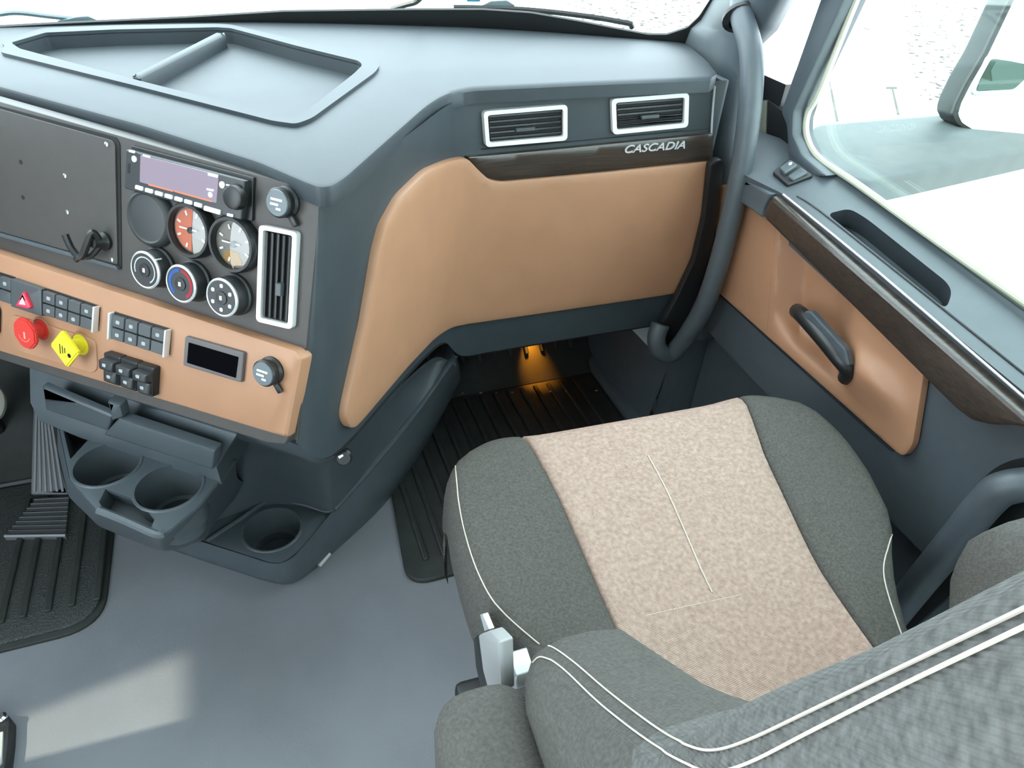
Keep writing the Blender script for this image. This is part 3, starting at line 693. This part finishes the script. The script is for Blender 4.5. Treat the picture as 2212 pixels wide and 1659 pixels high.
tube('tray_rim', [onz(p, z) + V((0, 0, .002)) for p, z in (((447, 1170), .086), ((520, 1122), .09), ((575, 1085), .092), ((605, 1080), .092), ((660, 1092), .092), ((705, 1106), .092), ((722, 1100), .1))], .004, GREY, CN, 8, 4)
tube('rail_rim', [onz(p, z) + V((0, 0, .001)) for p, z in T[6:]], .006, GREY, CN, 8, 4)
for p in (((690, 1222), (712, 1196)), ((758, 1142), (778, 1120))):
    tube('foot_clip', [onz(p[0], .012), onz(p[1], .014)], .004, LGREY, CN, 6, 2)
# upper body that joins the dashboard
ta = [V((-.20, .875, .488)), V((-.09, .775, .488)), V((-.008, .70, .486)), V((.03, .695, .462)), V((.09, .765, .438)), V((.17, .865, .420)), V((.25, .965, .385)), V((.30, 1.01, .322))]
tb = [onz(p, z) for p, z in (((450, 1130), .085), ((570, 1092), .085), ((640, 1092), .085), ((704, 1107), .087), ((728, 1096), .102), ((800, 1013), .138), ((880, 916), .198), ((984, 770), .33))]
tm = [a.lerp(b, .55) + V((.0, .035, .02)) for a, b in zip(ta, tb)]
loft('upper_body', smooth_rows([ta, [a.lerp(b, .25) + V((0, .012, .01)) for a, b in zip(ta, tb)], tm, tb], 5, 5), GREY, CN, angle=60)
lathe('release_knob', [(.012, 0), (.012, .008), (.009, .012), (0, .012)], frame(onplane((742, 984), (.03, .72, .42), V((-.1, -.9, .4))), (-.1, -.9, .4)), BLACK, CN, 16)
slab('knob_glint', [(730, 985), (740, 980), (742, 984), (733, 990)], plane_surf((.03, .70, .42), (-.1, -.9, .4)), 0, .002, CHROME, CN, rnd=1, edge=0)
# bin with two cups
ZB = .35
bt = [(124, 898), (300, 955), (466, 1008), (513, 990), (432, 1090), (404, 1114), (352, 1156), (338, 1158), (212, 1106), (150, 1036), (128, 930)]
bb = [(150, 950), (310, 1000), (500, 1050), (540, 1040), (470, 1120), (442, 1166), (380, 1188), (350, 1180), (240, 1135), (172, 1078), (150, 1000)]
h1, o1 = circ_px((232, 1003), .0445, ZB); h2, o2 = circ_px((365, 1052), .0445, ZB)
notch = [(228, 1056), (300, 1082), (334, 1122), (324, 1144), (224, 1104), (214, 1084)]
plate_holes('bin_top', bt, [h1, h2, [(131, 906), (212, 927), (152, 992)], notch], zs(ZB), -.004, 0, -.006, GREY, CN, 10, 0, .004)
cup(o1, .0445, ZB, .085); cup(o2, .0445, ZB, .085)
tp = round_poly([(131, 906), (212, 927), (152, 992)], 0)
bm = bmesh.new(); q0 = [bm.verts.new(onz(p, ZB)) for p in tp]; q1 = [bm.verts.new(onz(p, ZB) + V((0, .01, -.05))) for p in tp]
for i in range(3): bm.faces.new((q0[i], q0[(i + 1) % 3], q1[(i + 1) % 3], q1[i]))
bm.faces.new(q1); finish(bm, 'corner_pocket', GREY, CN, smooth=False)
bm = bmesh.new(); n0 = [bm.verts.new(onz(p, ZB)) for p in notch]; n1 = [bm.verts.new(onz(p, ZB) + V((.004, .006, -.03))) for p in notch]
for i in range(6): bm.faces.new((n0[i], n0[(i + 1) % 6], n1[(i + 1) % 6], n1[i]))
bm.faces.new(n1); finish(bm, 'cup_notch', GREY, CN, smooth=False)
A = [onz(p, ZB - .004) for p in round_poly(bt, 10)]; B = [onz(p, .13) for p in round_poly(bb, 10)]
mid_ = [a.lerp(b, .5) + V((-.008, -.012, 0)) for a, b in zip(A, B)]
loft('bin_shell', smooth_rows([A + A[:1], mid_ + mid_[:1], B + B[:1]], 1, 5), GREY, CN, angle=60)
tube('bin_front_lip', [onz(p, ZB) + V((0, 0, .001)) for p in ((214, 1104), (270, 1126), (338, 1156), (352, 1152))], .006, GREY, CN, 8, 4)
tube('bin_back_lip', [onz(p, ZB) + V((0, 0, .003)) for p in ((135, 899), (300, 950), (466, 1006))], .004, GREY, CN, 8, 4)
bk1 = [V((-.39, 1.04, .482)), V((-.29, .95, .482)), V((-.18, .85, .484)), V((-.08, .765, .486)), V((-.03, .80, .486))]
bk2 = [onz(p, z) for p, z in (((70, 868), .39), ((160, 905), .385), ((300, 950), .38), ((466, 1004), .38), ((503, 996), .38))]
bk2[-1] = V((-.06, .93, .36))
BP = loft('bin_back', [bk1, [a.lerp(b, .5) + V((.02, .02, 0)) for a, b in zip(bk1, bk2)], bk2, [p + V((0, 0, -.035)) for p in bk2]], GREY, CN, thick=.003)
bps = plane_surf(bk2[1], (bk1[3] - bk2[1]).cross(bk2[3] - bk2[1]))
slab('card_flap', [(268, 893), (476, 962), (470, 1003), (236, 928)], bps, -.004, .012, GREY, CN, rnd=3, edge=.003)
slab('flap_post', [(243, 856), (270, 866), (276, 892), (252, 900)], bps, -.004, .010, GREY, CN, rnd=3, edge=.003)
slab('side_rail', [(97, 828), (250, 893), (240, 926), (104, 880)], bps, -.004, .006, GREY, CN, rnd=3, edge=.003)

# ================================================================== floor mats and pedal
def mat_ribs(parent, xs, y0, y1, z, wd, material):
    for x in xs: box('rib', Matrix.Translation((x, (y0 + y1) / 2, z)), (wd, y1 - y0, .007), material, parent, .002, 1)
m1 = empty('floor_mat', (-.65, 1.05, 0)); tag(m1, 'black knurled rubber mat with long ribs under the pedal', 'floor mat', 'rubber floor mats')
prism('mat_sheet', [(-1.05, .885), (-.375, .885), (-.372, 1.27), (-1.05, 1.27)], 0.0005, .011, KNURL, m1, .003, [.02, .06, .03, .02], 8)
prism('mat_border', [(-1.06, .873), (-.366, .873), (-.363, 1.28), (-1.06, 1.28)], 0.0003, .006, RUBBER, m1, .002, [.02, .07, .03, .02], 8)
mat_ribs(m1, [onz((x, 1330), .015).x for x in (4, 48, 100, 150, 204)], .925, 1.22, .010, .011, RUBBER)
m2 = empty('floor_mat', (.45, 1.05, 0)); tag(m2, 'black ribbed rubber mat in the passenger footwell partly under the seat', 'floor mat', 'rubber floor mats')
prism('mat_sheet', [(.142, .792), (.748, .792), (.748, 1.30), (.19, 1.30)], .0005, .010, RUBBER, m2, .003, [.05, .05, .01, .01], 8)
mat_ribs(m2, [.19 + .036 * k for k in range(15)], .835, 1.28, .009, .010, RUBBER)
loft('mat_upper', [[V((x, 1.295, .006)), V((x, 1.345, .03)), V((x, 1.60, .28))] for x in (.2, .475, .745)], RUBBER, m2, thick=.006)
for k in range(13):
    x = .215 + .042 * k; d = V((0, .255, .25)).normalized(); n_ = V((0, -.25, .255)).normalized()
    box('rib', frame(V((x, 1.47, .155)) + n_ * .004, n_, up=d), (.010, .30, .006), RUBBER, m2, .002, 1)
for k in range(10):
    q = V((968, 850)).lerp(V((1292, 843)), k / 9 + random.uniform(-.02, .02)); o = onz(q, .014)
    box('stud', Matrix.Translation((o.x, o.y, .012)), (.007, .004, .003), mat('dusty_rubber', (.25, .25, .24), .8), m2, .001, 1)
# accelerator pedal
PD = empty('accelerator_pedal', onz((108, 1067), .0)); tag(PD, 'grey ribbed accelerator pedal standing on the knurled mat', 'pedal')
pps = plane_surf(onz((108, 1064), .03), (.05, -.62, .78))
slab('pedal_plate', [(66, 1068), (148, 1068), (140, 1040), (104, 900), (98, 806), (80, 812), (72, 860)], pps, -.012, 0, PGREY, PD, rnd=4, edge=.003, closed_back=True)
for k in range(6):
    u = (k + .5) / 6; a = V((69, 1062)).lerp(V((142, 1062)), u); b = V((79, 815)).lerp(V((97, 815)), u); tube('tread_rib', [pps(a)[0], pps(b)[0]], .0026, mat('tread_grey', (.2, .205, .22), .45), PD, 6, 2)
slab('pedal_heel', [(78, 1074), (150, 1070), (142, 1158), (8, 1160)], zs(.02), -.018, 0, BTN, PD, rnd=3, edge=.003)
for k in range(9):
    v = (k + .5) / 9; tube('heel_rib', [onz(V((78, 1074)).lerp(V((8, 1160)), v), .0205), onz(V((150, 1070)).lerp(V((142, 1158)), v), .0205)], .0016, BLACK, PD, 5, 2)
tube('heel_edge', [onz((10, 1158), .021), onz((142, 1156), .021)], .003, MATS['tread_grey'], PD, 6, 2)
BPD = empty('brake_pedal', onz((-40, 880), .2)); tag(BPD, 'pale round-edged pedal pad at the steering column foot', 'pedal')
slab('pedal_pad', [(-90, 820), (-10, 826), (10, 850), (12, 880), (0, 906), (-90, 915)], plane_surf(onz((-10, 1040), .0) + V((0, .0, .14)), (.1, -.7, .7)), -.012, 0, mat('pale_rubber', (.33, .33, .28), .7), BPD, rnd=14, edge=.005, closed_back=True)
tube('pedal_arm', [onz((-40, 880), .15), onz((-40, 880), .15) + V((0, .05, -.15))], .012, BLACK, BPD, 8, 2)

# ================================================================== passenger seat
SF, SR, SO = V((.0436, .999, 0)), V((.999, -.0436, 0)), V((.44, .656, 0))
def L(a, b, z): return SO + SR * a + SF * b + V((0, 0, z))
def interp(tab, x):
    if x <= tab[0][0]: return tab[0][1]
    for (x0, y0), (x1, y1) in zip(tab, tab[1:]):
        if x <= x1: t = (x - x0) / (x1 - x0); return y0 + (y1 - y0) * t
    return tab[-1][1]
def sinterp(tab, x):
    k = 5; h = .02; return sum(interp(tab, x + (i - k // 2) * h / k) for i in range(k)) / k
ST = empty('captain_chair', (.44, .40, 0)); tag(ST, 'grey and beige fabric truck seat beside the passenger door', 'seat', 'truck cab seats')
HWL = [(0, .19), (.12, .21), (.31, .245), (.42, .265), (.53, .277), (.75, .277), (.9, .272), (1, .268)]
HWR = [(0, .155), (.13, .175), (.24, .200), (.32, .222), (.40, .252), (.47, .268), (.6, .279), (.75, .28), (.9, .274), (1, .268)]
VP = [(0, 0, -.10), (0, 0, -.05), (0, 0, -.015), (.03, 0, 0)] + [(.03 + .87 * k / 14, 0, 0) for k in range(1, 15)] + [(.935, 0, -.003), (.965, 0, -.010), (.985, 0, -.022), (.996, 0, -.038), (1.0, 0, -.06), (.995, 0, -.09), (.975, 0, -.12)]
SP = [(1.00, -.12), (1.025, -.085), (1.03, -.055), (1.02, -.03), (1.0, -.014), (.97, -.004), (.93, 0), (.86, 0), (.78, 0)]
bL = [(0, -.135), (.35, -.140), (.7, -.145), (.9, -.152), (1, -.157)]
bR = [(0, .118), (.35, .128), (.7, .150), (.9, .176), (1, .184)]
def cush(s, dz, v, dv):
    w_ = sinterp(HWR if s > 0 else HWL, v); a = s * w_
    rc = max(0, (abs(s) - .55) / .45); b = -.455 + .455 * v - (.05 * rc ** 3 * smooth01((v - .5) / .5))
    z = .415 + .058 * smooth01(v * 1.1) + .020 * smooth01((abs(s) - .45) / .3) * (1 - .6 * v) - .006 * (1 - min(1, abs(s) / .5) ** 2) * (1 - v)
    return L(a, b, z + dz + dv)
def seat_part(name, ss, material):
    rows = []
    for v, _, dv in VP:
        r = []
        for s, dz in ss(v): r.append(cush(s, dz, v, dv))
        rows.append(r)
    return loft(name, rows, material, ST, angle=80, get=True)
def ss_left(v):
    w_ = sinterp(HWL, v); e = sinterp(bL, v) / w_; return [(-s, dz) for s, dz in SP] + [(-.78 + (e + .78) * k / 5, 0) for k in range(1, 5)] + [(e - .01, -.001), (e, -.006)]
def ss_right(v):
    w_ = sinterp(HWR, v); e = sinterp(bR, v) / w_; return [(e, -.006), (e + .01, -.001)] + [(e + (.78 - e) * k / 5, 0) for k in range(1, 5)] + [(s, dz) for s, dz in SP[::-1]]
def ss_mid(v):
    e0, e1 = sinterp(bL, v) / sinterp(HWL, v), sinterp(bR, v) / sinterp(HWR, v); return [(e0, -.006), (e0 + .01, -.0005)] + [(e0 + (e1 - e0) * k / 16, 0) for k in range(1, 16)] + [(e1 - .01, -.0005), (e1, -.006)]
cl, bvl = seat_part('cushion_bolster', ss_left, FABG)
cm, bvm = seat_part('cushion_centre', ss_mid, FABB); tag(cm, 'beige fabric centre')
cr, bvr = seat_part('cushion_bolster', ss_right, FABG)
def stitch(name, px, surf, parent, r=.0008, n=6, off=.0008, closed=False):
    pts = cat_rom([V((p[0], p[1], 0)) for p in px], n); path = []
    for p in pts:
        h, nn = surf(p); path.append(h + nn * off)
    bm = bmesh.new(); tube_bm(bm, path, r, 5); return finish(bm, name, THREAD, parent)
stitch('stitching', [(983, 985), (990, 1070), (1005, 1150), (1035, 1240), (1080, 1315), (1165, 1392)], bvh_surf(bvl), cl)
stitch('stitching', [(1400, 985), (1440, 1060), (1480, 1150), (1512, 1225), (1538, 1280)], bvh_surf(bvm), cm, .0009)
stitch('stitching', [(1395, 1330), (1460, 1315), (1530, 1300), (1600, 1285)], bvh_surf(bvm), cm, .0004, off=.0)
stitch('stitching', [(1858, 960), (1898, 1020), (1925, 1080), (1932, 1130), (1918, 1180), (1908, 1230), (1918, 1285), (1950, 1380)], bvh_surf(bvr), cr)
# backrest
ZL = [.42, .46, .49, .505, .53, .56, .59, .61, .63, .655, .68, .70, .717, .75, .79, .84, .90, .97, 1.02, 1.06, 1.08]
bC = [(.40, -.425), (.5, -.45), (.6, -.50), (.75, -.56), (.9, -.60), (1.08, -.655)]
bW = [(.40, -.45), (.46, -.43), (.485, -.395), (.51, -.377), (.56, -.372), (.59, -.385), (.61, -.41), (.63, -.445), (.68, -.50), (.717, -.533), (.81, -.560), (.91, -.595), (1.08, -.645)]
def bfront(a, z):
    wv = smooth01((abs(a) - .135) / .075); c, w_ = interp(bC, z), interp(bW, z); return c + (max(c, w_) - c) * wv
def bcol(a, endk):
    loop = []
    fr = []
    for z in ZL:
        tpk = smooth01((z - 1.0) / .08); b = bfront(a, z) - endk - .03 * tpk ** 2; fr.append((b, z))
    bkp = [(interp(bC, z) - .115 + .35 * endk + .03 * smooth01((z - 1.0) / .08) ** 2, z) for z in ZL[::-2]]
    return [L(a, b, z) for b, z in fr + bkp]
AL = [-.292, -.29, -.283, -.27, -.25, -.225, -.2, -.18, -.16, -.14, -.12, -.06, 0, .06, .12, .14, .16, .18, .2, .225, .25, .27, .283, .29, .292]
bmB = [bcol(a, .05 * max(0, (abs(a) - .25) / .042) ** 3) for a in AL]
bo, bvb = loft('backrest', bmB, FABG, ST, closed=True, cap=True, angle=60, get=True)
bo.data.materials.append(FABLIT)
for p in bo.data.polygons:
    if len(p.vertices) == 4 and p.center.z > .705 and abs((p.center - SO).dot(SR)) > .15: p.material_index = 1  # upper side faces: the door light is put into the fabric colour
bsurf = bvh_surf(bvb)
insr = [[L(a, bfront(a, z) + (.006 if abs(a) < .128 and .425 < z < .98 else -.004), z) for a in (-.132, -.126, -.09, -.045, 0, .045, .09, .126, .132)] for z in (.41, .43, .5, .6, .7, .8, .9, .97, .99)]
tag(loft('backrest_centre', insr, FABB, ST, angle=60), 'beige fabric centre')
# ribbed left side panel of the backrest
sp_ = []
for z in [.67 + .029 * k for k in range(15)]:
    f0 = interp(bW, z) - .066 - .25 * max(0, .74 - z); k0 = interp(bC, z) - .085; sp_.append([L(-.2945 - .004 * math.sin(math.pi * t / 6), f0 + (k0 - f0) * t / 6, z) for t in range(7)])
loft('side_panel', sp_, FABS, ST, thick=.004)
stitch('stitching', [(1168, 1402), (1190, 1398), (1240, 1432), (1320, 1500), (1420, 1575), (1480, 1608), (1540, 1622), (1620, 1600), (1760, 1535), (1960, 1440), (2230, 1312)], bsurf, bo, .0006)
stitch('stitching', [(1152, 1432), (1172, 1420), (1215, 1445), (1300, 1525), (1400, 1602), (1480, 1648), (1540, 1668), (1620, 1650), (1760, 1580), (1960, 1480), (2230, 1352)], bsurf, bo, .0006)
# armrest block beside the backrest
bm = bmesh.new(); bmesh.ops.create_cube(bm, size=1)
for v in bm.verts: v.co = L(-.322 + v.co.x * .082, -.575 + v.co.y * .38, .50 + v.co.z * .145)
bmesh.ops.bevel(bm, geom=bm.edges[:], offset=.032, segments=5, affect='EDGES', profile=.5)
finish(bm, 'armrest', FABG, ST)
# pedestal, levers
def seat_box(name, a0, a1, b0, b1, z0, z1, material, bev=.01):
    return box(name, Matrix.Translation(L((a0 + a1) / 2, (b0 + b1) / 2, z0)) @ Matrix.Rotation(-.0436, 4, 'Z'), (a1 - a0, b1 - b0, z1 - z0), material, ST, bev)
seat_box('cushion_pan', -.22, .22, -.44, -.04, .30, .372, BLACK, .02)
seat_box('pedestal', -.19, .19, -.42, -.10, .0, .31, BLACK, .01)
lx = px_(.125)
slab('seat_lever', [(1030, 1372), (1056, 1362), (1078, 1386), (1082, 1492), (1052, 1494), (1040, 1450)], lx, -.012, .0, mat('lever_grey', (.3, .31, .31), .45), ST, rnd=5, edge=.004, closed_back=True)
slab('lever_side', [(1021, 1380), (1032, 1370), (1042, 1450), (1054, 1500), (1040, 1502), (1026, 1440)], px_(.132), -.014, .0, BLACK, ST, rnd=3, edge=.002, closed_back=True)
slab('belt_buckle', [(1084, 1414), (1094, 1412), (1110, 1462), (1114, 1490), (1084, 1494)], px_(.148), -.02, .0, SILVER, ST, rnd=3, edge=.003, closed_back=True)
slab('belt_tongue', [(1036, 1328), (1042, 1326), (1056, 1360), (1046, 1364)], px_(.15), -.006, .0, SILVER, ST, rnd=1, edge=.001, closed_back=True)
seat_box('lever_mount', -.31, -.18, -.36, -.26, .22, .34, BLACK, .008)
# driver's seat: the same seat across the cab
ST2 = copy_tree(ST, None, Matrix.Translation((-1.12, -.025, 0))); ST2['label'] = 'driver seat across the cab with black floor rail and bolt'
WM[ST2.name] = Matrix.Translation((.44 - 1.12, .375, 0))
slab('seat_rail', [(-80, 1528), (6, 1536), (22, 1548), (20, 1596), (8, 1690), (-80, 1690)], zs(.025), -.0245, 0, BLACK, ST2, rnd=6, edge=.004)
lathe('rail_bolt', [(.009, 0), (.009, .005), (.006, .008), (0, .008)], Matrix.Translation(onz((2, 1553), .025)), CHROME, ST2, 16)
slab('rail_strip', [(-2, 1585), (9, 1582), (6, 1650), (-4, 1660)], zs(.025), 0, .004, LGREY, ST2, rnd=2, edge=.001)

# ================================================================== footwell lamp
FL = empty('footwell_lamp', (.53, 1.16, .32)); tag(FL, 'small amber courtesy lamp under the dashboard shining on the footwell mat', 'lamp')
tgt = onplane((1150, 765), (.5, 1.47, .155), V((0, -.25, .255)))
sl_ = V((0, .25, .255)).normalized(); nn_ = V((0, -.255, .25)).normalized(); lp = tgt + sl_ * .075 + nn_ * .035; dr = (tgt - sl_ * .03 - lp).normalized()
lathe('lamp_housing', [(0, 0), (.012, 0), (.014, .012), (.012, .020), (.009, .0202)], frame(lp - dr * .02, dr), BLACK, FL, 16)
lathe('lamp_lens', [(.0115, .0), (.008, .003), (0, .004)], frame(lp - dr * .004, dr), AMBER, FL, 16)
ld = bpy.data.lights.new('footwell_light', 'SPOT'); ld.energy = 4; ld.color = (1, .34, .02); ld.spot_size = math.radians(56); ld.spot_blend = 1; ld.shadow_soft_size = .006
lo = link('footwell_light', ld, FL, Matrix.Translation(lp + dr * .006) @ dr.to_track_quat('-Z', 'Y').to_matrix().to_4x4())

# ================================================================== outside
tag(wbox('ground', (-40, -40, -1.32), (40, 40, -1.30), CONC), kind='structure')
for q, lab in (([(1935, -60), (1965, 120), (1990, 210), (2060, 240), (2150, -60)], 'pale speckled gravel strip seen past the door mirror'), ([(1180, -60), (1230, 30), (1300, 60), (1420, 80), (1500, 60), (1545, -60)], 'pale speckled gravel patch ahead of the windshield corner')):
    gv = prism('gravel_verge', [(onz(p, -1.29).x, onz(p, -1.29).y) for p in q], -1.299, -1.285, GRAV); tag(gv, lab, 'gravel', kind='stuff')
for q in ([(1790, 175), (1794, 175), (1812, 262), (1806, 262)], [(1926, 192), (1930, 192), (1944, 248), (1938, 248)], [(1914, 187), (1938, 187), (1938, 192), (1914, 192)], [(1866, 58), (1880, 62), (1880, 66), (1866, 63)]):
    jt = prism('pavement_joint', [(onz(p, -1.295).x, onz(p, -1.295).y) for p in q], -1.301, -1.296, mat('joint_dark', (.06, .06, .055), .9)); jt.parent = bpy.data.objects['ground']; jt.matrix_parent_inverse = WM['ground'].inverted()
hd = loft('truck_hood', smooth_rows([[V((x, y, z - .09 * ((x + .2) / .85) ** 4)) for x in (-1.08, -.8, -.5, -.2, .1, .4, .68)] for y, z in ((1.6, .70), (2.0, .67), (2.5, .6), (3.1, .45), (3.4, .1))], 3, 3), WHITE, thick=.01)
tag(hd, 'white painted truck hood beyond the windshield', 'hood')
def outw(p, off): h, n = wsurf(p); return h + ray(p) * off
WP = empty('windshield_wiper', outw((1075, 12), .03)); tag(WP, 'dark wiper blade lying at the foot of the windshield with pale pivot', 'wiper', 'windshield wipers')
tube('wiper_blade', [outw(p, .025) for p in ((980, 16), (1100, 19), (1200, 27), (1300, 40), (1364, 52))], .005, MATTE, WP, 6, 4)
tube('wiper_tip', [outw(p, .025) for p in ((1362, 50), (1366, 60))], .005, BLACK, WP, 6, 2)
slab('wiper_pivot', [(1040, 12), (1060, 2), (1095, 0), (1114, 12), (1100, 18), (1050, 19)], lambda p: (outw(p, .04), -ray(p)), -.01, .006, mat('pivot_grey', (.3, .36, .4), .4), WP, rnd=3, edge=.002)
slab('washer_cap', [(1004, -4), (1040, -4), (1036, 4), (1010, 4)], lambda p: (outw(p, .04), -ray(p)), -.01, .004, mat('washer_blue', (.1, .4, .65), .4), WP, rnd=2, edge=.001)
tube('wiper_arm', [outw(p, .03) for p in ((845, 20), (880, 10), (900, 4), (915, -12))], .005, BLACK, WP, 6, 3)
W1 = empty('windshield_wiper', outw((150, 40), .03)); tag(W1, 'thin wiper arm rising from the windshield foot in front of the tray', 'wiper', 'windshield wipers')
tube('wiper_arm', [outw(p, .03) for p in ((-60, 40), (0, 31), (40, 28), (110, 36), (190, 44))], .004, mat('arm_grey', (.12, .16, .18), .4), W1, 6, 4)
slab('wiper_pivot', [(122, 45), (165, 36), (190, 34), (212, 44), (200, 50), (130, 50)], lambda p: (outw(p, .03), -ray(p)), -.01, .006, MATS['pivot_grey'], W1, rnd=3, edge=.002)
MR = empty('door_mirror', onz((2060, 260), .58)); tag(MR, 'large grey truck door mirror on a wide flat arm outside the window', 'mirror')
slab('mirror_arm', [(1742, 284), (1768, 266), (1990, 248), (2045, 243), (2212, 236), (2330, 232), (2330, 300), (2212, 326), (2000, 371), (1878, 396), (1800, 376)], zs(.58), -.05, 0, ARMM, MR, rnd=10, edge=.008, pxm=900, closed_back=True)
mp0 = onz((2075, 268), .585); mn = V((-.45, -.86, .2)).normalized(); msurf = plane_surf(mp0, mn)
slab('mirror_frame', [(2176, -4), (2232, -140), (2480, -140), (2480, 330), (2300, 312), (2190, 300), (2090, 285), (2062, 268), (2052, 248), (2060, 222), (2082, 178), (2120, 114)], msurf, -.02, .012, BLACK, MR, rnd=6, edge=.004, pxm=900)
slab('mirror_glass', [(2186, -4), (2240, -130), (2470, -130), (2470, 320), (2300, 304), (2190, 293), (2096, 279), (2072, 264), (2064, 246), (2070, 224), (2092, 180), (2130, 114)], msurf, .010, .014, MIRR, MR, rnd=6, edge=.001, pxm=900)
ft = [(2176, -4), (2230, -140), (2480, -140), (2480, 330), (2300, 312), (2190, 300), (2090, 285), (2062, 268), (2052, 248), (2060, 222), (2082, 178), (2120, 114)]
fA = [msurf(p)[0] for p in round_poly(ft, 6)]; cen = sum(fA, V((0, 0, 0))) / len(fA)
ex = V((0, .055, 0)); fB = [p + ex * .8 for p in fA]; fCc = [(p + ex).lerp(cen + ex * 1.1, .06) for p in fA]
loft('mirror_housing', [fA, fB, fCc], MIRB, MR, closed=True, cap=True, angle=50)
cx_ = slab('convex_mirror', [(2126, 116), (2300, 140), (2300, 200), (2180, 205), (2094, 206), (2090, 196)], msurf, .013, .022, mat('convex_rim', (.4, .5, .5), .3), MR, rnd=14, edge=.005, pxm=900)
slab('convex_glass', [(2132, 126), (2170, 131), (2214, 140), (2206, 168), (2180, 192), (2098, 196), (2108, 170)], msurf, .021, .0235, mat('convex_glass', (.05, .07, .06), .05, metal=1), MR, rnd=8, edge=.001, pxm=900)  # reflection of dark trees put into the tint
